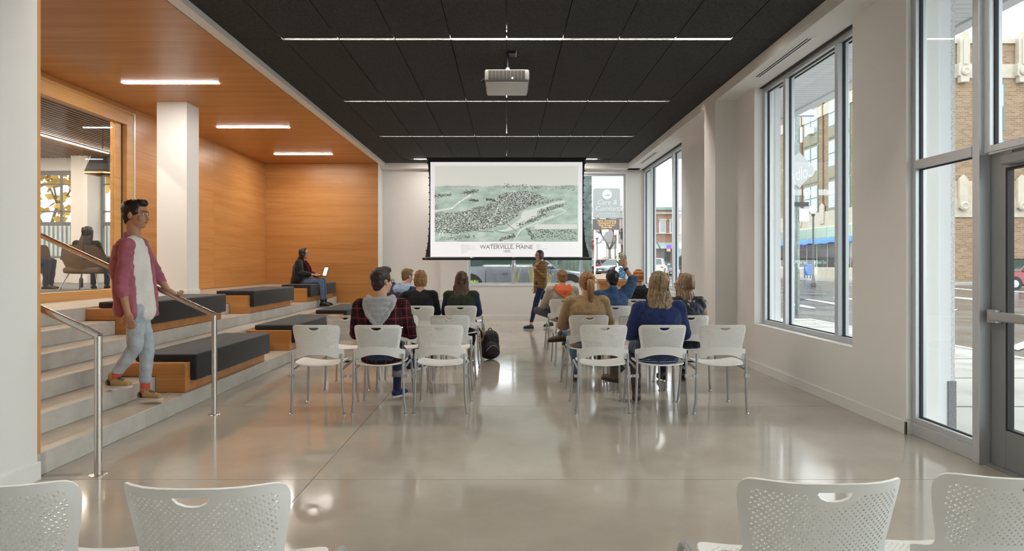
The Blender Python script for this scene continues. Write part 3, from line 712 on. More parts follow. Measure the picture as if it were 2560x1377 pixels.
# ================================================================== PROJECTOR
pj = thing('projector', 'grey projector hanging from a pole under the black ceiling', 'projector', (0.005, 6.82, CZ))
PJT, PJB = 3.552, 3.405
MB().box(-0.245, 0.252, 6.55, 7.10, PJB + 0.012, PJT).build('body', pmat('projector_grey', (0.20, 0.19, 0.185), 0.5), pj, smooth='auto', bevel=0.022, seg=3)
MB().box(-0.232, 0.238, 6.57, 7.085, PJB, PJB + 0.02).build('underside', pmat('projector_light_grey', (0.62, 0.63, 0.64), 0.5), pj, smooth='auto', bevel=0.01)
B(-0.205, 0.205, 6.546, 6.552, PJB + 0.035, PJT - 0.018).build('vent', pmat('vent_dark', (0.035, 0.03, 0.028), 0.6), pj)
for k in range(11): B(-0.205 + k * 0.041 - 0.002, -0.205 + k * 0.041 + 0.002, 6.542, 6.548, PJB + 0.035, PJT - 0.018).build('vent_rib', MATS['projector_grey'], pj)
for k in range(8): B(-0.205, 0.205, 6.5435, 6.547, PJB + 0.045 + k * 0.012, PJB + 0.047 + k * 0.012).build('vent_louvre', MATS['projector_grey'], pj)
MB().lathe([(0.012, 0), (0.012, 0.004)], (0.063, 6.543, PJB + 0.045), 12, 'y').build('power_button', TRIMW, pj)
MB().box(-0.06, 0.07, 6.70, 6.702 + 0.006, PJB - 0.0006, PJB).box(-0.05, 0.055, 6.80, 6.806, PJB - 0.0006, PJB).build('moulded_line', TRIMW, pj)
MB().lathe([(0.05, 0), (0.055, 0.02), (0.045, 0.05)], (0.10, 7.08, PJB + 0.07), 20, 'y').build('lens', BLACK, pj, smooth='auto')
MB().box(-0.09, 0.10, 6.68, 6.98, PJT, PJT + 0.022).build('mount_plate', BLACK, pj, bevel=0.004)
MB().box(-0.10, 0.07, 6.74, 6.86, PJT + 0.035, PJT + 0.055).box(-0.02, 0.02, 6.77, 6.83, PJT + 0.02, PJT + 0.04).build('mount_arm', SILVER, pj, bevel=0.004)
MB().tube([(0.012, 6.81, PJT + 0.05), (0.012, 6.81, CZ)], 0.018, 14).build('mount_pole', BLACK, pj, smooth='auto')
MB().tube([(0.012, 6.81, PJT + 0.06), (0.012, 6.81, PJT + 0.095)], 0.026, 14).build('mount_collar', SILVER, pj, smooth='auto')
MB().box(0.01, 0.11, 6.74, 6.86, CZ - 0.03, CZ).build('cable_box', BLACK, pj, bevel=0.003)
MB().box(0.105, 0.112, 6.735, 6.87, CZ - 0.031, CZ).build('cable_box_edge', TRIMW, pj)
MB().tube(bend((-0.245, 6.62, 3.47), (-0.33, 6.60, 3.42), (-0.25, 6.63, 3.41), 8), 0.004, 6).build('cable', BLACK, pj, smooth=True)

# ================================================================== LECTERN AND ITS BLUE PANEL
WOODL = wood('lectern_wood', 2, (0.62, 0.32, 0.10), (0.50, 0.22, 0.06), 0.4)
LY_ = 12.9; lx0, lx1 = 1.93, 2.62
lt = thing('lectern', 'honey-coloured wooden lectern with sloping top, standing before the far window', 'lectern', (2.27, LY_, 0))
MB().box(lx0 + 0.08, lx1 - 0.08, LY_ - 0.2, LY_ + 0.2, 0.06, 0.98).build('body', WOODL, lt, bevel=0.004)
MB().box(lx0 + 0.04, lx1 - 0.04, LY_ - 0.24, LY_ + 0.24, 0, 0.06).build('base', WOODL, lt, bevel=0.004)
MB().prism([(LY_ - 0.27, 1.02), (LY_ + 0.27, 1.12), (LY_ + 0.27, 1.15), (LY_ - 0.27, 1.05)], lx0, lx1, 'x').build('top', WOODL, lt, bevel=0.004)
MB().box(lx0 + 0.03, lx1 - 0.03, LY_ - 0.235, LY_ + 0.235, 0.95, 1.01).build('collar', WOODL, lt, bevel=0.004)
MB().prism([(2.24, 0.88), (2.62, 0.72), (2.62, 0.80), (2.24, 0.96)], LY_ - 0.26, LY_ - 0.21, 'y').build('sloping_shelf', wood('pale_wood', 0, (0.66, 0.44, 0.30), (0.55, 0.35, 0.22), 0.45), lt, bevel=0.003)
MB().box(2.42, 2.60, LY_ - 0.215, LY_ - 0.205, 0.55, 0.70).build('notice', TRIMW, lt)
BLU = pmat('print_blue', srgb(58, 140, 200), 0.5); PBL = pmat('print_pale_blue', srgb(176, 214, 236), 0.5)
bp = thing('blue_panel', 'small blue shield-shaped panel with pale pattern hanging on the lectern edge', 'sign', (2.55, LY_ - 0.29, 1.05))
a = [at(x, y, LY_ - 0.29) for x, y in ((1548.5, 667.5), (1566, 670), (1563, 690), (1556, 697), (1547, 692))]
MB().prism([(p.x, p.z) for p in a], LY_ - 0.295, LY_ - 0.285, 'y').build('panel', BLU, bp)
pl = MB()
for x0, y0, x1, y1 in ((1549.5, 676, 1552, 686), (1553, 679, 1556, 683), (1557, 674, 1562, 680), (1555, 684, 1561, 688), (1551, 688, 1555, 692), (1550, 670.5, 1553, 674)):
    p, q = at(x0, y0, LY_ - .29), at(x1, y1, LY_ - .29); pl.prism([(p.x, q.z), ((p.x + q.x) / 2, q.z - 0.01), (q.x, (p.z + q.z) / 2), ((p.x + q.x) / 2, p.z)], LY_ - 0.2975, LY_ - 0.295, 'y')
pl.build('pale_pattern', PBL, bp)
MB().box(2.50, 2.54, LY_ - 0.285, LY_ - 0.272, 1.03, 1.10).build('clip', BLU, bp)
# ================================================================== LOUNGE BEHIND THE GLASS PARTITION
LZ, LCZ, LFY = 0.90, 4.06, 15.06
struct('floor_lounge', B(-14, -5.95, 3.4, LFY, 0.7, LZ), pmat('grey_carpet', (0.16, 0.165, 0.17), 0.95, var=0.3, vscale=90))
struct('wall_lounge_side', B(-14.2, -14.0, 3.2, 15.4, 0, 4.4), WHITE)
struct('wall_lounge_near', B(-14.2, -6.2, 3.3, 3.5, 0, 4.4), WHITE)
struct('ceiling_lounge', B(-14, -5.95, 3.5, LFY, 4.28, 4.40), pmat('dark_plenum', (0.05, 0.035, 0.025), 0.9))
lw = MB(); LW = [(-13.6, -10.83), (-10.42, -6.6)]; S0, S1 = 1.52, 3.76
lw.box(-14, LW[0][0], LFY, LFY + 0.25, 0, 4.4).box(LW[0][1], LW[1][0], LFY, LFY + 0.25, 0, 4.4).box(LW[1][1], -5.8, LFY, LFY + 0.25, 0, 4.4)
for x0, x1 in LW: lw.box(x0, x1, LFY, LFY + 0.25, 0, S0).box(x0, x1, LFY, LFY + 0.25, S1, 4.4)
struct('wall_lounge_far', lw, WHITE)
struct('wall_lounge_pier', B(-10.83, -10.42, 14.63, LFY, LZ, LCZ + 0.2), WHITE)
struct('baseboard_lounge', B(-14, -5.95, LFY - 0.015, LFY, LZ, LZ + 0.11), TRIMW)
sl = struct('ceiling_slats', B(-13.9, -5.98, 9.0, 9.06, 4.14, 4.2), GASK)
x = -13.4
while x < -6.1:
    B(x, x + 0.062, 3.9, LFY - 0.15, LCZ, LCZ + 0.09).build('slat', SLATW, sl); x += 0.118
STW = pmat('steel_window_paint', (0.19, 0.21, 0.23), 0.5)
for n_, (x0, x1) in zip((9, 10), LW):
    w = struct('window_%d' % n_, MB().box(x0, x0 + 0.06, LFY + 0.05, LFY + 0.12, S0, S1).box(x1 - 0.06, x1, LFY + 0.05, LFY + 0.12, S0, S1).box(x0 + .06, x1 - .06, LFY + 0.05, LFY + 0.12, S0, S0 + 0.06).box(x0 + .06, x1 - .06, LFY + 0.05, LFY + 0.12, S1 - 0.10, S1), STW)
    B(x0 + .06, x1 - .06, LFY + 0.04, LFY + 0.13, 2.36, 2.45).build('heavy_rail', STW, w)
    for z in (2.72, 3.42): B(x0 + .06, x1 - .06, LFY + 0.06, LFY + 0.11, z - 0.018, z + 0.018).build('muntin', STW, w)
    k = 1; m_ = x1 - 0.30 if n_ == 9 else x0 + 0.62
    xm = x1 - 0.62 if n_ == 9 else x0 + 0.62
    while x0 + 0.1 < xm < x1 - 0.1:
        B(xm - 0.02, xm + 0.02, LFY + 0.06, LFY + 0.11, 2.45, S1 - 0.1).build('muntin', STW, w); xm += -0.66 if n_ == 9 else 0.66
    B(x0 + .06, x1 - .06, LFY + 0.083, LFY + 0.087, S0 + .06, S1 - .1).build('pane', GLASS, w)
t = thing('lounge_strip_light', 'long bright strip light below the slatted lounge ceiling behind glass', 'ceiling light', (-9.58, 10.5, LCZ))
B(-9.61, -9.55, 6.0, 14.15, LCZ - 0.02, LCZ + 0.02).build('housing', BLACK, t); B(-9.605, -9.555, 6.0, 14.15, LCZ - 0.03, LCZ - 0.02).build('lens', LAMPW, t)
for x, lb in ((-6.4, 'added unseen strip light brightening the lounge, beside the glass partition'), (-11.8, 'added unseen strip light brightening the lounge, beside the outer wall')):  # two fill strips added out of view to brighten the lounge
    t = thing('lounge_strip_light', lb, 'ceiling light', (x, 10.5, LCZ)); B(x - .03, x + .03, 5.0, 14.15, LCZ - 0.04, LCZ - 0.002).build('housing', BLACK, t); B(x - .025, x + .025, 5.0, 14.15, LCZ - 0.05, LCZ - 0.04).build('lens', LAMPW, t)
# pendant
pc = at(257, 416, 11.7)
pd = thing('pendant_lamp', 'black faceted pendant lamp shade with copper rim hanging behind the glass', 'lamp', (pc.x, pc.y, LCZ))
def frus(w0, w1, z0, z1, mb=None):
    mb = mb or MB(); q = []
    for w_, z in ((w0, z0), (w1, z1)):
        q += [(pc.x + w_ * a, pc.y + w_ * b, z) for a, b in ((-1, -.72), (-.72, -1), (.72, -1), (1, -.72), (1, .72), (.72, 1), (-.72, 1), (-1, .72))]
    mb.add(q, [(i, (i + 1) % 8, 8 + (i + 1) % 8, 8 + i) for i in range(8)]); return mb
z0, z1 = at(0, 437, 11.7).z, at(0, 394, 11.7).z
sh = frus(0.255, 0.165, z0 + 0.03, z1); sh.add([sh.v[8 + i] for i in range(8)], [tuple(range(8))]); sh.build('shade', BLACK, pd)
frus(0.258, 0.252, z0, z0 + 0.032).build('copper_rim', pmat('copper', (0.55, 0.27, 0.13), 0.3, metal=1), pd)
MB().tube([(pc.x, pc.y, z1), (pc.x, pc.y, LCZ + 0.1)], 0.006, 6).build('cord', BLACK, pd)
MB().ell((pc.x, pc.y, z0 + 0.12), (0.05, 0.05, 0.06)).build('bulb', emat('bulb', (1, 0.8, 0.55), 6.0), pd, smooth=True)
# lounge armchairs
BROWNF = pmat('brown_shell_felt', (0.15, 0.095, 0.055), 0.75, var=0.2, vscale=60)
def armchair(x, y, rz, label, low=False):
    t = thing('lounge_armchair', label, 'armchair', (x, y, LZ), rz, 'brown lounge armchairs')
    # curved shell: rings of a half tub, local +Y is forward
    mb = MB(); nu, nv = 22, 8; vs = []
    for inner in (0, 1):
        for i in range(nu + 1):
            a = math.pi * 1.12 * (i / nu - 0.5)
            cx_, cy_ = math.sin(a), -math.cos(a)
            top = 0.82 - 0.22 * min(1, max(0, (abs(a) - 0.62) / 0.5)) ** 1.5
            for j in range(nv + 1):
                f = j / nv; z = 0.30 + (top - 0.30) * f; w = 0.27 + 0.15 * f ** 0.7 - (0.03 if inner else 0)
                vs.append((cx_ * w, 0.06 + cy_ * (w * 0.92), z))
    M_ = (nu + 1) * (nv + 1)
    for i in range(nu):
        for j in range(nv):
            a = i * (nv + 1) + j; b = a + nv + 1
            mb.f += [(a, b, b + 1, a + 1), (M_ + a + 1, M_ + b + 1, M_ + b, M_ + a)]; mb.m += [0, 0]
    def strip(idx):
        for p_, q_ in zip(idx, idx[1:]): mb.f.append((p_, q_, M_ + q_, M_ + p_)); mb.m.append(0)
    strip([i * (nv + 1) + nv for i in range(nu + 1)]); strip([i * (nv + 1) for i in range(nu + 1)]); strip(list(range(nv + 1))); strip([nu * (nv + 1) + j for j in range(nv + 1)])
    mb.v = vs; mb.build('shell', BROWNF, t, smooth='auto', world=False)
    MB().box(-0.30, 0.30, -0.22, 0.36, 0.31, 0.42).build('seat_cushion', BROWNF, t, smooth='auto', bevel=0.04, seg=3, world=False)
    for sx_ in (-1, 1):
        MB().cap((sx_ * 0.41, -0.02, 0.58), (sx_ * 0.40, 0.30, 0.56), 0.03, 0.028).build('arm', BROWNF, t, smooth=True, world=False)
        for sy_ in (-1, 1): MB().tube([(sx_ * 0.22, 0.05 + sy_ * 0.2, 0.31), (sx_ * 0.33, 0.05 + sy_ * 0.33, 0.0)], [0.014, 0.009], 8).build('leg', SILVER, t, smooth='auto', world=False)
    return t
armchair(-7.66, 10.75, R(8), 'brown shell armchair with its back to the glass, dark-haired woman in it')
armchair(-8.72, 10.62, R(62), 'brown shell armchair partly hidden behind the wood wall edge, in the lounge')
bt = thing('water_bottle', 'small dark blue bottle with white lid on the lounge carpet', 'bottle', (-8.6, 11.9, LZ))
MB().lathe([(0.035, 0), (0.037, 0.02), (0.037, 0.17), (0.02, 0.2)], (-8.6, 11.9, LZ), 14).build('body', pmat('navy_gloss', (0.03, 0.03, 0.10), 0.3), bt, smooth='auto')
MB().lathe([(0.022, 0.2), (0.022, 0.235), (0.015, 0.24)], (-8.6, 11.9, LZ), 14).build('lid', TRIMW, bt, smooth='auto')

# ================================================================== OUTSIDE
def gz(x, y):
    """ground height: the street beyond the far wall lies higher than the one beside the windows"""
    s = lambda t: max(0, min(1, t)) ** 2 * (3 - 2 * max(0, min(1, t)))
    k = s((8 - x) / 3.5); return -0.10 + 0.42 * (k * s((y - 15) / 2) + (1 - k) * s((y - 20) / 25) * s((18 - x) / 5))
ROADM = pmat('wet_asphalt', (0.085, 0.078, 0.072), 0.22, spec=0.6, var=0.25, vscale=0.7, rvar=0.16, detail=8)
SIDEM = pmat('damp_concrete_paving', (0.36, 0.345, 0.32), 0.4, var=0.15, vscale=1.3, rvar=0.15, detail=8)
PAINT = pmat('road_paint', (0.75, 0.75, 0.73), 0.5, var=0.12, vscale=6)
def terrain(name, x0, x1, y0, y1, dz, m, step=2.5, hole=None):
    nx, ny = max(1, int((x1 - x0) / step)), max(1, int((y1 - y0) / step)); mb = MB()
    for j in range(ny + 1):
        for i in range(nx + 1):
            x, y = x0 + (x1 - x0) * i / nx, y0 + (y1 - y0) * j / ny; mb.v.append((x, y, gz(x, y) + dz))
    for j in range(ny):
        for i in range(nx):
            xm, ym = x0 + (x1 - x0) * (i + .5) / nx, y0 + (y1 - y0) * (j + .5) / ny
            if hole and hole(xm, ym): continue
            a = j * (nx + 1) + i; mb.f.append((a, a + 1, a + nx + 2, a + nx + 1)); mb.m.append(0)
    return struct(name, mb, m, smooth=True)
rdo = terrain('road', 8.0, 80, -20, 120, 0, ROADM)
rd2 = terrain('road_far', -22, 8.0, 15.5, 120, 0, ROADM)
sidewalk = terrain('sidewalk', 3.55, 8.0, -20, 15.5, 0.03, SIDEM, 1.5)
for y in [v * 1.5 for v in range(-4, 11)]: B(3.55, 8.0, y - 0.006, y + 0.006, -0.07, -0.066).build('paving_joint', GASK, sidewalk)
kb = MB().box(7.86, 8.0, -20, 15.5, -0.25, -0.062); struct('kerb', kb, pmat('granite_kerb', (0.4, 0.39, 0.38), 0.6, var=0.3, vscale=40))
def stripe(pts, par=rdo, dz=0.012):
    mb = MB(); P = []
    for px, py in pts:
        Y = (CAMH + 0.1) * F / (py - CY); x = xat(px, Y); P.append((x, Y, gz(x, Y) + dz))
    mb.add(P, [tuple(range(len(P)))]).build('road_marking', PAINT, par)
stripe([(1975, 758), (2032, 768), (2040, 771), (2030, 772), (1975, 763)]); stripe([(2010, 750), (2022, 750), (2120, 762), (2120, 768)]); stripe([(2078, 746), (2130, 748), (2130, 751)])
stripe([(2370, 719), (2430, 724), (2430, 726), (2370, 721)]); stripe([(2370, 741), (2432, 746), (2432, 750), (2370, 744)]); stripe([(2370, 777), (2395, 773), (2385, 779), (2370, 782)])
stripe([(2520, 728), (2600, 730), (2600, 732), (2520, 730)]); stripe([(2520, 870), (2570, 850), (2570, 868), (2545, 877)])
# white exterior pier beside the storefront, and the canopy over the pavement
EXW = pmat('white_exterior_panel', (0.74, 0.75, 0.77), 0.6, bump=0.05, bscale=60)
struct('wall_exterior_pier', B(3.40, 3.665, 4.86, 5.53, -0.1, 4.2), EXW)
struct('wall_exterior_edge', MB().box(3.665, 3.70, 4.86, 5.53, 0.42, 4.2), pmat('rough_white_edge', (0.62, 0.62, 0.62), 0.9, var=0.3, vscale=80))
struct('wall_exterior_base', MB().box(3.64, 3.705, 4.85, 5.54, -0.1, 0.42), pmat('grey_granite', (0.2, 0.2, 0.21), 0.5, var=0.6, vscale=120))
struct('wall_exterior', MB().box(3.525, 3.6, A1, B0, -0.1, 4.4).box(3.525, 3.6, 5.53, A1, -0.1, AS - 0.02).box(3.525, 3.6, B0, B1, -0.1, BS - 0.02).box(3.48, 3.6, BY, FY, SOF, 4.4), EXW)
cz_, cx_ = 4.15, 5.33
cnp = struct('ceiling_canopy', MB().box(3.55, cx_ + 0.02, -4, 15.6, cz_ + 0.03, cz_ + 0.30).box(cx_ - 0.12, cx_ + 0.05, -4, 15.6, cz_ - 0.03, cz_ + 0.3), EXW)
y = -1.0; pm = B(3.56, cx_ - 0.125, 0, 0.104, cz_, cz_ + 0.03).mesh('soffit_plank', EXW)
while y < 15.5:
    o = link('soffit_plank', pm, cnp, False); o.location = (0, y, 0); y += 0.112
cl = thing('canopy_downlight', 'round lit downlight in the white outdoor canopy', 'ceiling light', (4.35, 13.9, cz_)); MB().lathe([(0.13, 0), (0.13, -0.02), (0.11, -0.02)], (4.35, 13.9, cz_), 20).build('rim', TRIMW, cl)
MB().lathe([(0.105, -0.022), (0.10, -0.03)], (4.35, 13.9, cz_), 20).build('lens', emat('canopy_lens', (1, 0.97, 0.9), 6), cl)

# ------------------------------------------------------------------ tan brick building on the corner
TB1, TB2, TBM = (0.31, 0.21, 0.13), (0.21, 0.14, 0.09), (0.31, 0.26, 0.20)
BRX = brickmat('tan_brick_x', TB1, TB2, TBM, 'X', 0.42, 0.14); BRY = brickmat('tan_brick_y', TB1, TB2, TBM, 'Y', 0.42, 0.14)
STONE = pmat('limestone', (0.46, 0.41, 0.34), 0.8, var=0.1, vscale=2); GRN = pmat('green_window_paint', (0.15, 0.22, 0.19), 0.6)
WGL = pmat('sky_reflecting_glass', (0.30, 0.32, 0.36), 0.08, metal=0.0, spec=1.0); DGL = pmat('dark_shop_glass', (0.06, 0.06, 0.065), 0.1, spec=0.8)
BXX, BYY, BH = 29.0, 43.0, 17.4
tb = thing('brick_building', 'tan brick four-storey corner building with limestone bands and green windows', 'building', (40, 50, -0.1))
B(BXX, 66, BYY, BYY + 0.4, -0.1, BH).build('front_wall', BRX, tb); B(BXX, BXX + 0.4, BYY + 0.4, 66, -0.1, BH).build('side_wall', BRY, tb)
B(BXX + .4, 66, BYY + .4, 66, BH - 1.0, BH - 0.8).build('roof', GASK, tb)
MB().box(BXX - 0.1, 66, BYY - 0.15, BYY + 0.5, BH, BH + 0.35).box(BXX - 0.15, BXX + 0.5, BYY - 0.1, 66, BH, BH + 0.35).build('coping', STONE, tb)
MB().box(BXX - 0.04, 66, BYY - 0.08, BYY, 14.9, 15.9).box(BXX - 0.08, BXX, BYY, 66, 14.9, 15.9).build('upper_band', STONE, tb)
MB().box(BXX - 0.05, 66, BYY - 0.10, BYY, 4.75, 6.1).box(BXX - 0.10, BXX, BYY, 66, 4.75, 6.1).build('lower_band', STONE, tb)
B(BXX - 0.05, 66, BYY - 0.05, BYY, 6.1, 7.4).build('stone_course', pmat('pinkish_stone_course', (0.47, 0.38, 0.30), 0.85, var=0.15, vscale=3), tb)
for x in (33.2, 37.45, 41.7, 46.0):
    MB().prism([(x - 0.30, 14.5), (x + 0.30, 14.5), (x + 0.32, 14.9), (x + 0.46, 15.0), (x + 0.46, 15.8), (x + 0.36, 15.9), (x + 0.36, 17.7), (x + 0.22, 18.2), (x - 0.22, 18.2), (x - 0.36, 17.7), (x - 0.36, 15.9), (x - 0.46, 15.8), (x - 0.46, 15.0), (x - 0.32, 14.9)], BYY - 0.4, BYY, 'y').build('carved_finial', STONE, tb, bevel=0.05)
    MB().lathe([(0.32, 0), (0.32, -0.1), (0.2, -0.16), (0.1, -0.12)], (x, BYY - 0.4, 15.3), 16, 'y').build('rosette', STONE, tb)
    MB().prism([(x - 0.16, 15.8), (x + 0.16, 15.8), (x + 0.16, 17.6), (x, 17.8), (x - 0.16, 17.6)], BYY - 0.46, BYY - 0.4, 'y').build('carved_panel', pmat('carved_panel_stone', (0.45, 0.41, 0.35), 0.85), tb)  # carved panel stone, nearly the same tone as the limestone
    MB().prism([(x - 0.33, 5.4), (x + 0.33, 5.4), (x + 0.33, 7.5), (x, 7.85), (x - 0.33, 7.5)], BYY - 0.28, BYY - 0.05, 'y').build('carved_shield', STONE, tb, bevel=0.04)
    MB().lathe([(0.34, 0), (0.34, -0.12), (0.22, -0.2), (0.10, -0.14)], (x, BYY - 0.25, 5.55), 16, 'y').build('rosette', STONE, tb)
for x0, x1 in ((34.9, 36.35), (39.1, 40.5), (43.4, 44.8)):
    for z0, z1 in ((11.1, 14.5), (7.7, 10.4)):
        f = MB().box(x0, x1, BYY - 0.04, BYY, z0, z1).build('window', GRN, tb)
        MB().box(x0 + 0.12, x1 - 0.12, BYY - 0.06, BYY - 0.03, (z0 + z1) / 2 + 0.05, z1 - 0.12).build('pane', WGL, f)
        MB().box(x0 + 0.12, x1 - 0.12, BYY - 0.06, BYY - 0.03, z0 + 0.12, (z0 + z1) / 2 - 0.05).build('pane', DGL, f)
yb = 44.6
bays = [(44.4, 48.2), (49.6, 53.0), (54.75, 57.3), (58.2, 61.5), (62.6, 65.5)]
for y0, y1 in bays:
    for z0, z1 in ((6.25, 8.75), (9.95, 12.4), (13.55, 16.0)):
        f = B(BXX - 0.06, BXX, y0, y1, z0 - 0.95, z1).build('window', GRN, tb)
        n_ = 2; w_ = (y1 - y0) / n_
        for k in range(n_):
            a, b = y0 + k * w_ + 0.1, y0 + (k + 1) * w_ - 0.1
            B(BXX - 0.09, BXX - 0.05, a, b, (z0 + z1) / 2 + .04, z1 - 0.1).build('pane', WGL, f); B(BXX - 0.08, BXX - 0.05, a, b, z0 + 0.1, (z0 + z1) / 2 - .04).build('pane', WGL, f)
            B(BXX - 0.075, BXX - 0.05, a, b, z0 - 0.85, z0 - 0.05).build('spandrel', pmat('ochre_spandrel', (0.25, 0.22, 0.15), 0.8) if 'ochre_spandrel' not in MATS else MATS['ochre_spandrel'], f)
B(BXX - 0.45, BXX, 55.4, 56.2, 13.6, 14.2).build('window_air_conditioner', TRIMW, tb)
for y in (53.9, 57.75): MB().tube([(BXX - 0.08, y, 6.2), (BXX - 0.08, y, 16.5)], 0.07, 8).build('downpipe', pmat('pipe_brown', (0.2, 0.13, 0.08), 0.7) if 'pipe_brown' not in MATS else MATS['pipe_brown'], tb)
for y in (53.9, 58.0): MB().prism([(y - 0.35, 5.0), (y + 0.35, 5.0), (y + 0.4, 6.6), (y, 6.9), (y - 0.4, 6.6)], BXX - 0.2, BXX - 0.1, 'x').build('carved_shield', STONE, tb)
# shop front on the side wall
shp = B(BXX - 0.12, BXX - 0.02, 47.5, 62.0, 0.9, 4.75).build('shop_front', pmat('shop_cream', (0.55, 0.52, 0.42), 0.6), tb)
for k in range(8):
    y = 47.6 + k * 1.8
    B(BXX - 0.16, BXX - 0.11, y + 0.08, y + 1.72, 3.75, 4.65).build('transom_pane', pmat('pale_green_glass', (0.30, 0.40, 0.34), 0.2) if 'pale_green_glass' not in MATS else MATS['pale_green_glass'], shp)
    B(BXX - 0.16, BXX - 0.11, y + 0.08, y + 1.72, 1.05, 3.2).build('shop_pane', DGL, shp)
B(BXX - 0.2, BXX - 0.05, 47.5, 62, -0.1, 0.95).build('shop_base', STONE, tb)
aw = MB(); n_ = 29
for k in range(n_ + 1):
    y = 47.5 + 14.5 * k / n_; w_ = 0.05 * math.sin(k * 1.7) + 0.04 * math.sin(k * 0.9)
    aw.v += [(BXX - 0.15, y, 3.70), (BXX - 0.5, y, 3.45 + w_), (BXX - 0.5, y, 3.18 + w_)]
for k in range(n_):
    for q in (0, 1): a = 3 * k + q; aw.f.append((a, a + 3, a + 4, a + 1)); aw.m.append(0)
aw.build('awning', pmat('blue_canvas', (0.08, 0.22, 0.48), 0.8), tb, smooth=True)
for y in (50.3, 53.9, 57.5):
    me = text_mesh('Selah Tea', 0.42); me.materials.clear(); me.materials.append(pmat('shop_green', (0.25, 0.55, 0.38), 0.6) if 'shop_green' not in MATS else MATS['shop_green'])
    o = link('shop_lettering', me, tb); o.location = V(o.location) + V((BXX - 0.18, y, 1.35)); o.rotation_euler = (R(90), 0, R(-90))
    MB().prism([(y + 1.5, 1.35), (y + 1.25, 1.7), (y + 1.0, 1.5), (y + 1.25, 1.15)], BXX - 0.19, BXX - 0.18, 'x').build('leaf_mark', MATS['shop_green'], tb)
struct('sidewalk_far', MB().box(26.6, 29, 43, 66, -0.1, 0.06).box(26.6, 66, 40.6, 43, -0.1, 0.06), SIDEM)

# ------------------------------------------------------------------ street furniture
GALV = pmat('galvanised_steel', (0.22, 0.25, 0.24), 0.45, metal=0.6, var=0.2, vscale=12)
pY = 17.25; px_ = xat(1993, pY); pg = gz(px_, pY)
sp = thing('sign_pole', 'galvanised street pole with solar panel and blank sign backs', 'pole', (px_, pY, pg))
MB().tube([(px_, pY, pg), (px_, pY, at(0, 292, pY).z)], 0.066, 14).build('post', GALV, sp, smooth='auto')
q = [at(1981, 288, pY), at(2036, 287, pY), at(2026, 265, pY + 0.3), at(1996, 275, pY + 0.3)]
sp2 = MB(); sp2.add([v for v in q] + [v + V((0, 0.03, -0.05)) for v in q], [(0, 1, 2, 3), (4, 7, 6, 5), (0, 4, 5, 1), (1, 5, 6, 2), (2, 6, 7, 3), (3, 7, 4, 0)]); sp2.build('solar_panel', pmat('solar_blue', (0.30, 0.38, 0.50), 0.2, spec=0.8), sp)
MB().tube([q[0], q[1]], 0.014, 6).build('panel_frame', TRIMW, sp)
for k in range(1, 7):
    a = q[0].lerp(q[1], k / 7) + V((0, -0.004, 0.004)); b = q[3].lerp(q[2], k / 7) + V((0, -0.004, 0.004)); MB().tube([a, b], 0.004, 4).build('panel_rib', TRIMW, sp)
SB = pmat('sign_back', (0.36, 0.365, 0.37), 0.45, metal=0.2)
d4 = [at(x, y, pY - 0.10) for x, y in ((1955, 425), (1999, 379), (2040, 425), (1999, 470))]
MB().prism([(p.x, p.z) for p in d4], pY - 0.085, pY - 0.08, 'y').build('diamond_sign', SB, sp)
for x0, y0, x1, y1, m_, nm in ((2000, 317, 2006, 356, TRIMW, 'narrow_sign'), (1979, 505, 2022, 516, pmat('sign_black', (0.03, 0.03, 0.035), 0.5), 'dark_sign'), (1998, 521, 2022, 553, TRIMW, 'square_sign')):
    a, b = at(x0, y0, pY - 0.09), at(x1, y1, pY - 0.09); B(a.x, b.x, pY - 0.095, pY - 0.09, b.z, a.z).build(nm, m_, sp)
def lamp_post(px, ytop, Y, h, label):
    x = xat(px, Y); z = gz(x, Y); top = at(px, ytop, Y).z
    t = thing('street_lamp', label, 'street lamp', (x, Y, z), group='globe street lamps')
    MB().lathe([(0.16, 0), (0.16, 0.25), (0.09, 0.5), (0.06, 0.9), (0.05, top - z - 0.75), (0.09, top - z - 0.72), (0.12, top - z - 0.6)], (x, Y, z), 12).build('post', pmat('cast_iron', (0.07, 0.06, 0.06), 0.5) if 'cast_iron' not in MATS else MATS['cast_iron'], t, smooth='auto')
    MB().lathe([(0.10, -0.60), (0.21, -0.42), (0.22, -0.25), (0.13, -0.08), (0.03, 0.0)], (x, Y, top), 14).build('globe', pmat('milk_glass', (0.80, 0.80, 0.78), 0.3) if 'milk_glass' not in MATS else MATS['milk_glass'], t, smooth='auto')
lamp_post(2033, 511, 37.0, 4.5, 'dark street lamp with white globe outside the window facing the shops')
lamp_post(1538, 575, 66.0, 4.5, 'distant street lamp with white globe standing before the white house')
lamp_post(1492.5, 581, 63.0, 4.5, 'distant white-globe street lamp beside the bare tree')
mbx = thing('mail_box', 'blue street mailbox in front of the shop', 'mailbox', (27.3, 53.2, 0.06))
MB().prism([(52.9, 0.3), (53.5, 0.3), (53.5, 1.1), (53.42, 1.25), (53.2, 1.32), (52.98, 1.25), (52.9, 1.1)], 27.0, 27.6, 'x').build('body', pmat('mail_blue', (0.03, 0.13, 0.42), 0.4), mbx)
for a in (27.05, 27.55):
    for b in (52.95, 53.45): B(a - 0.03, a + 0.03, b - 0.03, b + 0.03, 0.06, 0.3).build('leg', MATS['mail_blue'], mbx)

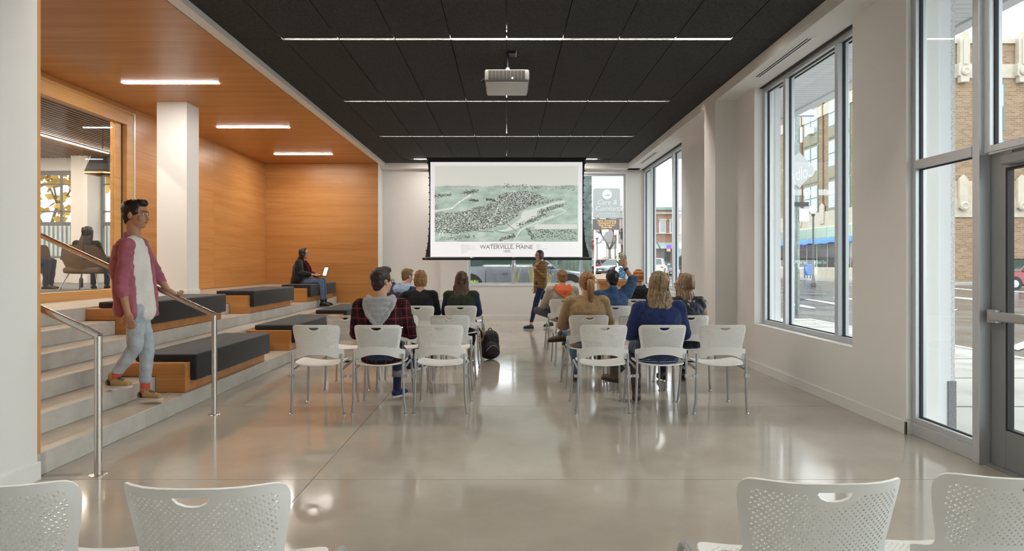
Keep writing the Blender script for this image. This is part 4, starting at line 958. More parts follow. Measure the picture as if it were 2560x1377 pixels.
# ------------------------------------------------------------------ cars
TYRE = pmat('tyre_rubber', (0.02, 0.02, 0.02), 0.8); HUB = pmat('alloy', (0.5, 0.5, 0.52), 0.3, metal=0.9); CGL = pmat('car_glass', (0.03, 0.05, 0.045), 0.06, spec=0.45)
HLM = pmat('headlamp_lens', (0.75, 0.75, 0.75), 0.15, spec=0.8); TLM = pmat('tail_lamp_red', (0.4, 0.02, 0.02), 0.2)
def car(x, y, rz, colr, label, L=4.5, W=1.78, H=1.45, suv=0.0, rough=0.25, z=None):
    name = 'car_paint_%02d' % len([k for k in MATS if k.startswith('car_paint')])
    pm_ = pmat(name, colr, rough, metal=0.25, spec=0.6, coat=0.6)
    z = gz(x, y) if z is None else z
    t = thing('car', label, 'car', (x, y, z), rz, 'parked and passing cars'); l, w = L / 2, W / 2; H += suv * 0.2; bl_ = 0.92 + suv * 0.12; hd = 0.84 + suv * 0.15
    # body stations front (+X) to rear: x, half width, bottom, shoulder z
    stn = [(l, 0.62 * w, 0.36, 0.56), (l - 0.08, 0.86 * w, 0.26, 0.66), (l - 0.35, 0.97 * w, 0.22, hd - 0.08), (l - 1.05, w, 0.22, hd + 0.03), (l - 1.5, w, 0.22, bl_), (0, w, 0.22, bl_ + 0.02), (-l + 1.0, w, 0.22, bl_ + 0.04), (-l + 0.35, 0.97 * w, 0.25, bl_ + 0.02), (-l + 0.08, 0.90 * w, 0.30, bl_ - 0.05), (-l, 0.75 * w, 0.42, bl_ - 0.18)]
    mb = MB(); n = 10
    for xs_, hw, zb, zt in stn:
        zm = zb + (zt - zb) * 0.55
        mb.v += [(xs_, -hw * 0.9, zb), (xs_, -hw, zb + 0.1), (xs_, -hw, zm), (xs_, -hw * 0.93, zt - 0.03), (xs_, -hw * 0.8, zt + 0.02), (xs_, hw * 0.8, zt + 0.02), (xs_, hw * 0.93, zt - 0.03), (xs_, hw, zm), (xs_, hw, zb + 0.1), (xs_, hw * 0.9, zb)]
    for i in range(len(stn) - 1):
        for j in range(n): a = i * n + j; b = i * n + (j + 1) % n; mb.f.append((a, b, b + n, a + n)); mb.m.append(0)
    mb.f += [tuple(range(n)), tuple(range((len(stn) - 1) * n, len(stn) * n))[::-1]]; mb.m += [0, 0]
    body = mb.build('body', pm_, t, smooth='auto', world=False)
    xa, xb, xc, xd = l - 1.25, l - 1.95, -l + (0.75 if suv else 1.25), -l + (0.25 if suv else 0.45)
    gb = bl_ - 0.02; gh = MB()
    for xs_, hw, z_ in ((xa, 0.80 * w, gb), (xb, 0.66 * w, H - 0.05), (xc, 0.66 * w, H - 0.05), (xd, 0.78 * w, gb)): pass
    P0 = [(xa, -.82 * w, gb), (xa, .82 * w, gb), (xd, .82 * w, gb), (xd, -.82 * w, gb)]; P1 = [(xb, -.66 * w, H - 0.04), (xb, .66 * w, H - 0.04), (xc, .66 * w, H - 0.04), (xc, -.66 * w, H - 0.04)]
    gh.add(P0 + P1, [(0, 1, 5, 4), (1, 2, 6, 5), (2, 3, 7, 6), (3, 0, 4, 7), (4, 5, 6, 7), (3, 2, 1, 0)]); gh.build('windows', CGL, t, world=False, bevel=0.02)
    MB().add([(xb + .05, -.67 * w, H - 0.05), (xb + .05, .67 * w, H - 0.05), (xc - .05, .67 * w, H - 0.05), (xc - .05, -.67 * w, H - 0.05), (xb - .1, -.58 * w, H), (xb - .1, .58 * w, H), (xc + .1, .58 * w, H), (xc + .1, -.58 * w, H)], [(0, 1, 5, 4), (1, 2, 6, 5), (2, 3, 7, 6), (3, 0, 4, 7), (4, 5, 6, 7), (3, 2, 1, 0)]).build('roof', pm_, t, world=False, smooth='auto')
    for s in (-1, 1):
        for p0, p1 in (((xa, gb), (xb, H - .04)), ((xd, gb), (xc, H - .04)), ((-0.15, gb), (-0.15, H - .04))):
            MB().tube([(p0[0], s * .825 * w, p0[1]), (p1[0], s * .668 * w, p1[1])], 0.035, 6).build('pillar', pm_, t, world=False)
        for wx in (l - 0.85, -l + 0.85):
            wh = MB().lathe([(0.20, -0.10), (0.32, -0.10), (0.335, -0.06), (0.335, 0.06), (0.32, 0.10), (0.20, 0.10)], (wx, s * (w - 0.09), 0.335), 24, 'y').build('wheel', TYRE, t, smooth='auto', world=False)
            MB().lathe([(0.05, 0.10), (0.205, 0.09), (0.21, 0.105), (0.06, 0.115)] if s > 0 else [(0.05, -0.10), (0.205, -0.09), (0.21, -0.105), (0.06, -0.115)], (wx, s * (w - 0.09), 0.335), 20, 'y').build('hub', HUB, wh, smooth='auto', world=False)
            MB().lathe([(0.34, 0.0), (0.40, 0.0), (0.40, 0.012), (0.34, 0.012)], (wx, s * w + (0 if s > 0 else -0.012), 0.36), 24, 'y').build('wheel_arch', BLACK, t, world=False)
        MB().ell((l - 0.22, s * 0.72 * w, 0.66 + suv * .1), (0.16, 0.14, 0.075)).build('headlamp', HLM, t, smooth=True, world=False)
        MB().ell((-l + 0.10, s * 0.74 * w, 0.78 + suv * .1), (0.07, 0.15, 0.09)).build('tail_lamp', TLM, t, smooth=True, world=False)
        MB().ell((xa - 0.22, s * (w + 0.07), bl_ + 0.06), (0.07, 0.10, 0.065)).build('side_mirror', pm_, t, smooth=True, world=False)
        for dx in (0.55, -0.45): MB().box(dx - 0.09, dx + 0.09, s * w - 0.012, s * w + 0.018, bl_ - 0.16, bl_ - 0.13).build('door_handle', pm_, t, world=False)
        for dx in (0.95, -0.12, -1.05): MB().box(dx - 0.006, dx + 0.006, s * w - 0.01, s * w + 0.003, 0.3, bl_ - 0.06).build('door_seam', GASK, t, world=False)
        MB().box(xd + 0.1, xa - 0.1, s * w * 0.86 - 0.02, s * w * 0.86 + 0.02, gb + 0.01, gb + 0.03).build('belt_trim', BLACK, t, world=False)
    MB().box(l - 0.06, l + 0.015, -0.45 * w, 0.45 * w, 0.5, 0.62).build('grille', BLACK, t, world=False); MB().box(l - 0.05, l + 0.02, -0.7 * w, 0.7 * w, 0.30, 0.42).build('air_intake', BLACK, t, world=False)
    MB().box(l + 0.012, l + 0.025, -0.16, 0.16, 0.43, 0.52).build('licence_plate', TRIMW, t, world=False); MB().box(-l - 0.02, -l + 0.03, -0.16, 0.16, 0.62, 0.72).build('licence_plate', TRIMW, t, world=False)
    return t
car(0.40, 18.95, 0.0, (0.20, 0.205, 0.235), 'silver-grey sedan passing close outside the far window', L=4.75, W=1.85, H=1.5)
for x, y, rz, cc_, lb, sv in ((7.9, 53.5, -135, (0.42, 0.03, 0.045), 'red sedan parked beside the dark-fronted car outside', 0), (9.6, 52.0, -135, (0.13, 0.135, 0.14), 'dark grey car with black grille facing the far window', 0), (11.15, 50.4, -135, (0.72, 0.72, 0.71), 'white car parked beside the dark grey car outside', 0),
                          (xat(1508, 68), 68, -120, (0.30, 0.06, 0.07), 'dark red sport utility car near the bare tree', 1.0), (15.0, 60, -110, (0.70, 0.70, 0.70), 'white sedan behind the parked white car, below the hedge', 0),
                          (xat(1637, 45), 45, 70, (0.70, 0.70, 0.69), 'white hatchback seen through the window next to the screen', 0), (xat(1674, 64), 64, -100, (0.05, 0.055, 0.06), 'dark car with bright headlamps behind the white hatchback', 1.0)):
    car(x, y, R(rz), cc_, lb, suv=sv)
car(xat(2574, 34), 34, R(178), (0.22, 0.02, 0.025), 'dark red van on the wet street outside the glass door', L=4.9, W=1.95, H=1.6, suv=1.0)

# ------------------------------------------------------------------ beyond the far window
MARB = pmat('green_granite', (0.085, 0.115, 0.105), 0.35, var=0.75, vscale=5.5, detail=10)
mw = struct('wall_granite', B(xat(1300, 23), xat(1480, 23) - 0.01, 23.03, 23.6, 0.2, 8.0), GASK)
for i in range(7):
    for j in range(3):
        x0 = xat(1480, 23) - 1.0 * (j + 1); z0 = 0.9 + i * 0.95
        B(x0 + 0.004, x0 + 0.996, 23.0, 23.05, z0 + 0.004, z0 + 0.946).build('stone_panel', MARB, mw)
struct('wall_low_outside', B(xat(1300, 22.6), xat(1483, 22.6), 22.4, 22.9, 0.2, 0.95), pmat('pale_cast_stone', (0.5, 0.46, 0.42), 0.8, var=0.1, vscale=3))
DRY = pmat('dry_grass', (0.42, 0.34, 0.13), 0.8); LIME = pmat('fresh_green', (0.30, 0.45, 0.05), 0.7); GRS = pmat('blue_green_blade', (0.17, 0.22, 0.16), 0.7)
def tuft(px, Y, zb, h, n, m, label, sp=0.12):
    x = xat(px, Y); t = MB(); r_ = random.Random(int(px * 10 + Y))
    for k in range(n):
        a = r_.random() * 6.28; d = sp * r_.random(); hh = h * (0.5 + 0.5 * r_.random()); b = V((x + 0.03 * math.cos(a), Y + 0.03 * math.sin(a), zb)); e_ = b + V((math.cos(a) * d, math.sin(a) * d, hh))
        t.tube([b, b.lerp(e_, 0.6) + V((0, 0, hh * 0.12)), e_], [0.005, 0.006, 0.002], 4)
        if r_.random() < 0.6: t.ell(e_, (0.013, 0.013, 0.04), nu=6, nv=4)
    tag(t.build('ornamental_grass', m), label, 'plant', 'tufts outside the far window')
for px, h, n, m, lb in ((1291, 0.46, 9, DRY, 'dry yellow grass tuft outside the far window, by its mullion'), (1331, 0.50, 11, DRY, 'tall dry yellow grass tuft outside, before the passing car'), (1372, 0.30, 8, DRY, 'pale dry grass tuft beside the front wheel of the car'), (1181, 0.10, 20, LIME, 'bright green low plant outside, at the rear wheel of the car')):
    tuft(px, 15.6, 0.82, h, n, m, lb)
struct('planter_outside', B(-1.2, 3.6, 15.2, 16.1, 0, 0.82), MATS['pale_cast_stone'])
for k, px in enumerate((1388, 1412, 1436, 1468)):
    tuft(px, 21.9, gz(2, 21.9), 1.6, 40, GRS, 'tall blue-green grass clump against the green granite wall', 0.17)
# roadside sign
gY = 40.0
cs = thing('roadside_sign', 'grey roadside sign with round emblem above an amber text board', 'sign', (xat(1516, gY), gY, gz(7, gY)))
a, b = at(1483, 470, gY), at(1551, 545, gY)
def rrect(x0, x1, z0, z1, r_, k=5):
    P = []
    for cx2, cz2, s0 in ((x1 - r_, z1 - r_, 0), (x0 + r_, z1 - r_, 90), (x0 + r_, z0 + r_, 180), (x1 - r_, z0 + r_, 270)):
        P += [(cx2 + r_ * math.cos(R(s0 + 90 * i / k)), cz2 + r_ * math.sin(R(s0 + 90 * i / k))) for i in range(k + 1)]
    return P
SGR = pmat('sign_grey', (0.30, 0.30, 0.30), 0.5); SGL = pmat('sign_pale_grey', (0.52, 0.52, 0.52), 0.5)
MB().prism(rrect(a.x, b.x, b.z, a.z, 0.18), gY, gY + 0.3, 'y').build('panel', SGR, cs)
cc = at(1517.5, 486.5, gY); MB().lathe([(0.33, 0), (0.33, -0.02)], (cc.x, gY, cc.z), 28, 'y').build('round_emblem', SGL, cs)
MB().prism([(cc.x - 0.24, cc.z - 0.12), (cc.x + 0.26, cc.z - 0.05), (cc.x + 0.1, cc.z + 0.03), (cc.x - 0.05, cc.z - 0.02)], gY - 0.026, gY - 0.02, 'y').build('emblem_wave', SGR, cs)
put_text('Care &', 0.47, 1517, 511, gY, SGL, cs, d=0.01, shear=0.25); put_text('Comfort', 0.45, 1517, 526.5, gY, SGL, cs, d=0.01, shear=0.25)
put_text('Home Health and', 0.155, 1517, 536, gY, SGL, cs, d=0.01); put_text('Mental Health Services', 0.155, 1517, 541.5, gY, SGL, cs, d=0.01)
a, b = at(1482, 547, gY), at(1549, 573, gY)
B(a.x, b.x, gY, gY + 0.35, b.z, a.z).build('text_board', pmat('led_board', (0.10, 0.09, 0.09), 0.5), cs)
AMB = emat('amber_text', (1.0, 0.55, 0.22), 0.75)
for k, s in enumerate(('Now Accepting', 'Outpatient and', 'Day Program', 'Referrals')): put_text(s, 0.20, 1517, 554 + k * 5.5, gY, AMB, cs, d=0.012)
for px in (1488, 1545): MB().tube([(xat(px, gY), gY + 0.15, gz(7, gY)), (xat(px, gY), gY + 0.15, b.z + 0.1)], 0.05, 8).build('post', TRIMW, cs)
# bare tree
def tree(px, Y, zb, h, spread, label, m, seed, leaf=None, depth=5, nl=0, rad=0.28, split=0.36):
    x = xat(px, Y); r_ = random.Random(seed); t = thing('tree', label, 'tree', (x, Y, zb)); mb = MB(); tips = []
    def grow(p, d, ln, rr_, lv):
        e_ = p + d * ln; mb.tube([p, p.lerp(e_, 0.5) + V((r_.uniform(-.06, .06), r_.uniform(-.06, .06), 0)) * ln, e_], [rr_, rr_ * 0.85, rr_ * 0.68], 6); tips.append(e_)
        if lv == 0: return
        for k in range(3 if lv < depth else 3):
            a = r_.random() * 6.28 + k * 2.1; nd = (d + V((math.cos(a), math.sin(a), r_.uniform(0, .3))) * spread).normalized(); grow(e_, nd, ln * r_.uniform(.6, .85), rr_ * 0.6, lv - 1)
    grow(V((x, Y, zb)), V((0, 0, 1)), h * split, rad, depth); mb.build('trunk', m, t, smooth=True)
    if leaf:
        lf = MB()
        for k in range(nl):
            c = r_.choice(tips) + V((r_.gauss(0, .35), r_.gauss(0, .35), r_.gauss(0, .35))) ; a = V((r_.gauss(0, 1), r_.gauss(0, 1), r_.gauss(0, 1))).normalized(); b_ = a.orthogonal() * 0.17; a = a * 0.17
            lf.add([c - a, c + b_, c + a, c - b_], [(0, 1, 2, 3)])
        lf.build('foliage', leaf, t)
    return t
BARK = pmat('bark', (0.17, 0.14, 0.115), 0.9, var=0.3, vscale=8)
tree(1524, 64, 0.2, 7.4, 0.62, 'bare grey street tree behind the roadside sign', BARK, 5, depth=5, rad=0.17)
LEAFY = pmat('yellow_leaves', (0.62, 0.40, 0.06), 0.7, var=0.3, vscale=3)
tree(120, 27, 0.0, 8.2, 0.55, 'yellow-leaved autumn tree outside the lounge windows', BARK, 11, LEAFY, 5, 6500, 0.13, 0.3)
# hedge bushes, houses, brick building
def bush(px, Y, zb, r_, label, seed):
    x = xat(px, Y); mb = MB(); q = random.Random(seed)
    for k in range(260):
        a = V((q.gauss(0, 1), q.gauss(0, 1), q.gauss(0, 1))).normalized(); c = V((x, Y, zb + r_[2])) + V((a.x * r_[0], a.y * r_[1], a.z * r_[2])) * q.uniform(.75, 1); u_ = a.orthogonal() * 0.22; w_ = a.cross(u_)
        mb.add([c - u_, c + w_, c + u_, c - w_], [(0, 1, 2, 3)])
    mb.ell((x, Y, zb + r_[2]), [v * 0.85 for v in r_], nu=12, nv=8)
    tag(mb.build('bush', pmat('hedge_green', (0.16, 0.18, 0.055), 0.85, var=0.3, vscale=4) if 'hedge_green' not in MATS else MATS['hedge_green']), label, 'bush', 'bushes before the white house')
bush(1513, 73, 0.25, (1.0, 0.9, 0.95), 'round yellow-green bush before the white house', 1); bush(1533, 75, 0.25, (0.95, 0.9, 0.85), 'low green bush beside the bare tree trunk', 2); bush(1552, 77, 0.25, (0.8, 0.8, 1.3), 'upright green bush under the street lamp', 3)
hY = 80
hs = thing('white_house', 'small white clapboard house with grey roof behind the bushes', 'building', (xat(1527, hY), hY, 0.4))
a, b = at(1504, 606, hY), at(1552, 650, hY); B(a.x, b.x, hY, hY + 6, 0.0, a.z).build('wall', TRIMW, hs)
MB().prism([(a.x - .3, a.z), (b.x + .3, a.z), (b.x - 1, a.z + 1.5), (a.x + .6, a.z + 1.5)], hY - 0.3, hY + 6, 'y').build('roof', pmat('grey_shingle', (0.32, 0.31, 0.32), 0.8), hs)
for px in (1517, 1535): p = at(px, 613, hY); B(p.x - 0.35, p.x + 0.35, hY - 0.05, hY, p.z - 0.45, p.z + 0.4).build('window', WGL, hs)
p = at(1508, 616, hY); B(p.x - .25, p.x + .25, hY - 0.8, hY, 0.4, p.z + 0.7).build('porch_post', TRIMW, hs)
rb = thing('pink_brick_house', 'pinkish brick building with dark red awning behind the red cars', 'building', (xat(1490, 92), 92, 0.3))
PKB = pmat('faded_brick', (0.42, 0.30, 0.27), 0.85, var=0.12, vscale=5)
a, b = at(1470, 560, 92), at(1503, 650, 92); B(a.x, b.x, 92, 98, 0.0, a.z).build('wall', PKB, rb)
p = at(1487, 610, 92); MB().prism([(p.x - .7, p.z - .6), (p.x + .7, p.z - .6), (p.x + .5, p.z + .6), (p.x - .5, p.z + .6)], 91.2, 92, 'y').build('awning', pmat('dark_red_canvas', (0.25, 0.04, 0.06), 0.8), rb)
for px, py in ((1476, 585), (1498, 590)): q = at(px, py, 92); B(q.x - .4, q.x + .4, 91.95, 92, q.z - .7, q.z + .7).build('window', DGL, rb)
fb = thing('corner_shop_building', 'far street corner building with steep roof and green shop fascia', 'building', (xat(1560, 85), 85, 0.4))
a, b = at(1551, 545, 85), at(1590, 650, 85); B(a.x, b.x, 85, 95, -0.2, a.z).build('wall', PKB, fb)
MB().prism([(a.x - .2, a.z), (b.x, a.z), (b.x, a.z + 3.2), (a.x + 1.2, a.z + 3.2)], 84.8, 95, 'y').build('roof', MATS['grey_shingle'], fb)
a2, b2 = at(1551, 596, 84.9), at(1590, 602, 84.9); B(a2.x, b2.x, 84.8, 85, b2.z, a2.z).build('fascia', pmat('fascia_green', (0.08, 0.2, 0.15), 0.6), fb)
a2, b2 = at(1551, 604, 84.9), at(1590, 612, 84.9); B(a2.x, b2.x, 84.4, 85, b2.z, a2.z).build('awning', pmat('salmon_canvas', (0.55, 0.28, 0.2), 0.8), fb)
for px, py in ((1557, 585), (1562, 625)): q = at(px, py, 85); B(q.x - .35, q.x + .35, 84.95, 85, q.z - .8, q.z + .8).build('window', DGL, fb)
RBY = 76.0
RBK = brickmat('red_brick', (0.36, 0.16, 0.10), (0.29, 0.125, 0.08), (0.4, 0.27, 0.22), 'X', 0.5, 0.17)
rr2 = thing('red_brick_shop', 'red brick two-storey shop with pale window surrounds and canvas awnings', 'building', (22, RBY, 0.2))
a, b = at(1600, 524, RBY), at(1780, 650, RBY); B(a.x, b.x, RBY, RBY + 8, -0.3, a.z).build('wall', RBK, rr2)
for y0, y1, m_ in ((518, 525, pmat('cornice_green', (0.24, 0.36, 0.34), 0.7)), (531, 535, STONE), (582, 585, STONE)):
    a2, b2 = at(1598, y0, RBY), at(1782, y1, RBY); B(a2.x, b2.x, RBY - 0.3, RBY, b2.z, a2.z).build('cornice' if y0 == 518 else 'stone_band', m_, rr2)
for px in (1630, 1656, 1682, 1708, 1734):
    a2, b2 = at(px - 8, 552, RBY), at(px + 8, 582, RBY); f = B(a2.x, b2.x, RBY - 0.1, RBY, b2.z, a2.z).build('window', TRIMW, rr2); B(a2.x + .1, b2.x - .1, RBY - 0.14, RBY - 0.09, b2.z + .1, a2.z - .1).build('pane', WGL, f)
    c2, d2 = at(px - 10, 547, RBY), at(px + 10, 552, RBY); B(c2.x, d2.x, RBY - 0.2, RBY, d2.z, c2.z).build('window_head', STONE, rr2)
for px0, px1 in ((1600, 1640), (1644, 1680), (1690, 1740)):
    a2, b2 = at(px0, 606, RBY), at(px1, 622, RBY); MB().prism([(RBY - 1.6, b2.z), (RBY, b2.z), (RBY, a2.z), (RBY - 1.2, b2.z + 0.3)], a2.x, b2.x, 'x').build('awning', pmat('grey_green_canvas', (0.27, 0.36, 0.33), 0.8) if 'grey_green_canvas' not in MATS else MATS['grey_green_canvas'], rr2)
    B(a2.x + .3, b2.x - .3, RBY - 0.1, RBY, 0.7, b2.z - 0.1).build('shop_pane', DGL, rr2)
a2, b2 = at(1667, 612, RBY - 2), at(1679, 622, RBY - 2); B(a2.x, b2.x, RBY - 2, RBY - 1.9, b2.z, a2.z).build('lit_sign', emat('violet_neon', (0.25, 0.12, 0.9), 0.9), rr2)
a2, b2 = at(1667, 622, RBY - 2), at(1676, 628, RBY - 2); B(a2.x, b2.x, RBY - 2, RBY - 1.9, b2.z, a2.z).build('lit_sign', emat('orange_neon', (0.9, 0.4, 0.2), 0.8), rr2)
# ribbed concrete wall outside the lounge
rw = MB().box(-24, -13, 20.0, 20.6, -0.2, 2.72); x = -24
while x < -13: rw.box(x, x + 0.07, 19.93, 20.0, -0.2, 2.72); x += 0.15
struct('wall_ribbed_outside', rw, pmat('ribbed_concrete', (0.40, 0.42, 0.42), 0.9, var=0.12, vscale=3)); struct('ground_lounge_side', B(-40, -6, 15.4, 40, -0.3, -0.1), SIDEM)
# lettering on the window glass, read from the street
LET, nt_, ou_ = nodes_of('frosted_vinyl')
t1, t2, mx_ = N(nt_, 'ShaderNodeBsdfTransparent'), N(nt_, 'ShaderNodeBsdfTranslucent'), N(nt_, 'ShaderNodeMixShader', inp={0: 0.6})
t2.inputs[0].default_value = (0.9, 0.9, 0.9, 1); nt_.links.new(t1.outputs[0], mx_.inputs[1]); nt_.links.new(t2.outputs[0], mx_.inputs[2]); nt_.links.new(mx_.outputs[0], ou_.inputs[0])
vl = thing('window_lettering', 'white vinyl lettering on the big side window, seen reversed from inside', 'lettering', (3.412, 6.5, 2.0))
def vinyl(s, size, px, py):
    Y = 3.412 * F / (px - CX); p = at(px, py, Y); me = text_mesh(s, size); me.materials.clear(); me.materials.append(LET); o = link('lettering', me, vl); o.location = V(o.location) + V((3.412, Y, p.z)); o.rotation_euler = (R(90), 0, R(90))
vinyl('Colby', 0.22, 2008, 447)
sk = MB(); q_ = random.Random(4)
for k in range(34):
    px = 1984 + k * 3.2; Y = 3.412 * F / (px - CX); z1_ = at(px, 472 + 3 * q_.random(), Y).z; z0_ = at(px, 488, Y).z
    if q_.random() < .82: sk.box(3.410, 3.412, Y - 0.008, Y + 0.008, z0_, z1_)
sk.build('illegible_line', LET, vl)['kind'] = 'stuff'
# ================================================================== PEOPLE
def fuse(mb, name, mat, vox=0.011, smooth=6, wrinkle=0.0, wsize=0.09, dec=1.0, extra=None):
    """weld overlapping volumes into one continuous skin"""
    me = bpy.data.meshes.new(name); me.from_pydata(mb.v, [], mb.f)
    bm = bmesh.new(); bm.from_mesh(me); bmesh.ops.recalc_face_normals(bm, faces=bm.faces); bm.to_mesh(me); bm.free()
    ob = bpy.data.objects.new(name, me)
    m = ob.modifiers.new('weld', 'REMESH'); m.mode = 'VOXEL'; m.voxel_size = vox
    if smooth: s = ob.modifiers.new('smooth', 'SMOOTH'); s.factor = 0.5; s.iterations = smooth
    if wrinkle:
        tx = bpy.data.textures.get('folds_%.3f' % wsize) or bpy.data.textures.new('folds_%.3f' % wsize, 'CLOUDS'); tx.noise_scale = wsize; tx.noise_depth = 1
        d = ob.modifiers.new('folds', 'DISPLACE'); d.texture = tx; d.strength = wrinkle; d.mid_level = 0.5; d.texture_coords = 'LOCAL'
    if dec < 1: q = ob.modifiers.new('thin', 'DECIMATE'); q.ratio = dec
    out = evaluated(ob); out.name = name; out.materials.clear(); out.materials.append(mat)
    if extra is not None:
        e = extra.mesh('locks', mat, smooth=True); bm = bmesh.new(); bm.from_mesh(out); bm.from_mesh(e); bm.to_mesh(out); bm.free(); bpy.data.meshes.remove(e)
    out.polygons.foreach_set('use_smooth', [True] * len(out.polygons)); return out
def skinm(name, c): return pmat(name, c, 0.5, spec=0.35, var=0.04, vscale=25)
def hairm(name, c, var=0.45): return pmat(name, c, 0.42, spec=0.45, var=var, vscale=55, stretch=(1, 1, 0.16), bump=0.5, bscale=120, bdist=0.004)
def cloth(name, c, var=0.12, vs=14, rough=0.9, bump=0.25): return pmat(name, c, rough, spec=0.15, var=var, vscale=vs, bump=bump, bscale=90, bdist=0.004, sheen=0.15)
def bandmat(name, base, bands, rough=0.9):
    """woven bands; bands: (axis, frequency, lower, upper, colour, strength)"""
    m, nt, out = nodes_of(name); p = N(nt, 'ShaderNodeBsdfPrincipled', inp={'Roughness': rough, 'Specular IOR Level': 0.15}); nt.links.new(p.outputs[0], out.inputs[0])
    tc = N(nt, 'ShaderNodeTexCoord'); sx_ = N(nt, 'ShaderNodeSeparateXYZ'); nt.links.new(tc.outputs['Object'], sx_.inputs[0])
    cur = N(nt, 'ShaderNodeRGB'); cur.outputs[0].default_value = c4(base); cur = cur.outputs[0]
    for ax, fq, lo, hi, cl_, stg in bands:
        a = N(nt, 'ShaderNodeMath', operation='MULTIPLY'); a.inputs[1].default_value = fq; nt.links.new(sx_.outputs[ax], a.inputs[0])
        f = N(nt, 'ShaderNodeMath', operation='FRACT'); nt.links.new(a.outputs[0], f.inputs[0])
        g = N(nt, 'ShaderNodeMath', operation='GREATER_THAN'); g.inputs[1].default_value = lo; nt.links.new(f.outputs[0], g.inputs[0])
        l = N(nt, 'ShaderNodeMath', operation='LESS_THAN'); l.inputs[1].default_value = hi; nt.links.new(f.outputs[0], l.inputs[0])
        k = N(nt, 'ShaderNodeMath', operation='MULTIPLY'); nt.links.new(g.outputs[0], k.inputs[0]); nt.links.new(l.outputs[0], k.inputs[1])
        k2 = N(nt, 'ShaderNodeMath', operation='MULTIPLY'); k2.inputs[1].default_value = stg; nt.links.new(k.outputs[0], k2.inputs[0])
        mx = N(nt, 'ShaderNodeMix', data_type='RGBA'); nt.links.new(k2.outputs[0], mx.inputs['Factor']); nt.links.new(cur, mx.inputs[6]); mx.inputs[7].default_value = c4(cl_); cur = mx.outputs[2]
    nt.links.new(cur, p.inputs['Base Color']); return m
SK_L = skinm('fair_skin', (0.62, 0.36, 0.25)); SK_M = skinm('tan_skin', (0.47, 0.26, 0.16)); SK_D = skinm('warm_brown_skin', (0.36, 0.19, 0.11))
EYEW = pmat('eye_white', (0.75, 0.73, 0.70), 0.2); EYED = pmat('eye_dark', (0.03, 0.02, 0.015), 0.15); LIP = pmat('lips', (0.42, 0.14, 0.11), 0.45)
def rot2(v, c, ax, a):
    return c + Matrix.Rotation(a, 3, ax) @ (v - c)
def seated(k=1.0, sh=0.18, lean=0.0, side=0.0, ins=0.0):
    """joints of a sitter; origin on the floor under the seat, +Y forward, +X to the sitter's right"""
    J = dict(pelvis=V((0, -0.055, 0.56)), waist=V((0, -0.075, 0.56 + 0.15 * k)), chest=V((0, -0.085, 0.56 + 0.31 * k)), neck=V((0, -0.075, 0.56 + 0.455 * k)), head=V((0, -0.035, 0.56 + 0.635 * k)))
    for s, n in ((-1, 'L'), (1, 'R')):
        J['sh' + n] = V((s * sh, -0.08, 0.56 + 0.42 * k)); J['el' + n] = V((s * (sh + 0.055), 0.0, 0.56 + 0.17 * k)); J['wr' + n] = V((s * (0.10 + ins), 0.22, 0.665))
        J['hip' + n] = V((s * 0.09, -0.03, 0.555)); J['kn' + n] = V((s * 0.12, 0.40, 0.545)); J['an' + n] = V((s * 0.12, 0.37, 0.105)); J['toe' + n] = V((s * 0.14, 0.52, 0.03))
    c = J['pelvis'].copy()
    for key in ('waist', 'chest', 'neck', 'head', 'shL', 'shR', 'elL', 'elR'):
        J[key] = rot2(rot2(J[key], c, 'X', -lean), c, 'Y', side)
    return J
def hand(mb, wrist, d, nrm, side, curl=0.35, spread=0.10, sc=1.0):
    """palm, four fingers of different length and a thumb leaving the side of the palm"""
    d = V(d).normalized(); nrm = V(nrm); nrm = (nrm - d * d.dot(nrm)).normalized(); a = d.cross(nrm) * side   # a points to the thumb
    w = V(wrist); M = Matrix((a, d, nrm)).transposed()
    mb.ell(w + d * 0.05 * sc, (0.041 * sc, 0.055 * sc, 0.017 * sc), M, 14, 10); mb.cap(w - d * 0.02, w + d * 0.03 * sc, 0.025 * sc, 0.027 * sc)
    for q, (off, ln) in enumerate(((0.030, 0.075), (0.010, 0.083), (-0.010, 0.077), (-0.029, 0.060))):
        p = w + d * 0.088 * sc + a * off * sc; dd = (d + a * (off * spread * 30 * 0.35)).normalized(); r_ = (0.0095 - 0.0004 * q) * sc
        for s_, l_ in enumerate((0.45, 0.30, 0.25)):
            dd = (Matrix.Rotation(-curl * side * (0.6 + 0.5 * s_), 3, a * side) @ dd) if curl else dd
            e = p + dd * ln * l_ * sc; mb.cap(p, e, r_ * (1 - .08 * s_), r_ * (0.94 - .08 * s_), 8, 3); p = e
    p = w + d * 0.03 * sc + a * 0.032 * sc; dd = (a * 0.8 + d * 0.62 - nrm * 0.15 * (1 if curl else 0)).normalized()
    for l_ in (0.042, 0.034): e = p + dd * l_ * sc; mb.cap(p, e, 0.0115 * sc, 0.0098 * sc, 8, 3); p = e; dd = (dd + d * 0.5).normalized()
def head_frame(yaw, pitch=0.0, roll=0.0):
    M = Matrix.Rotation(yaw, 3, 'Z') @ Matrix.Rotation(pitch, 3, 'X') @ Matrix.Rotation(roll, 3, 'Y')
    return M
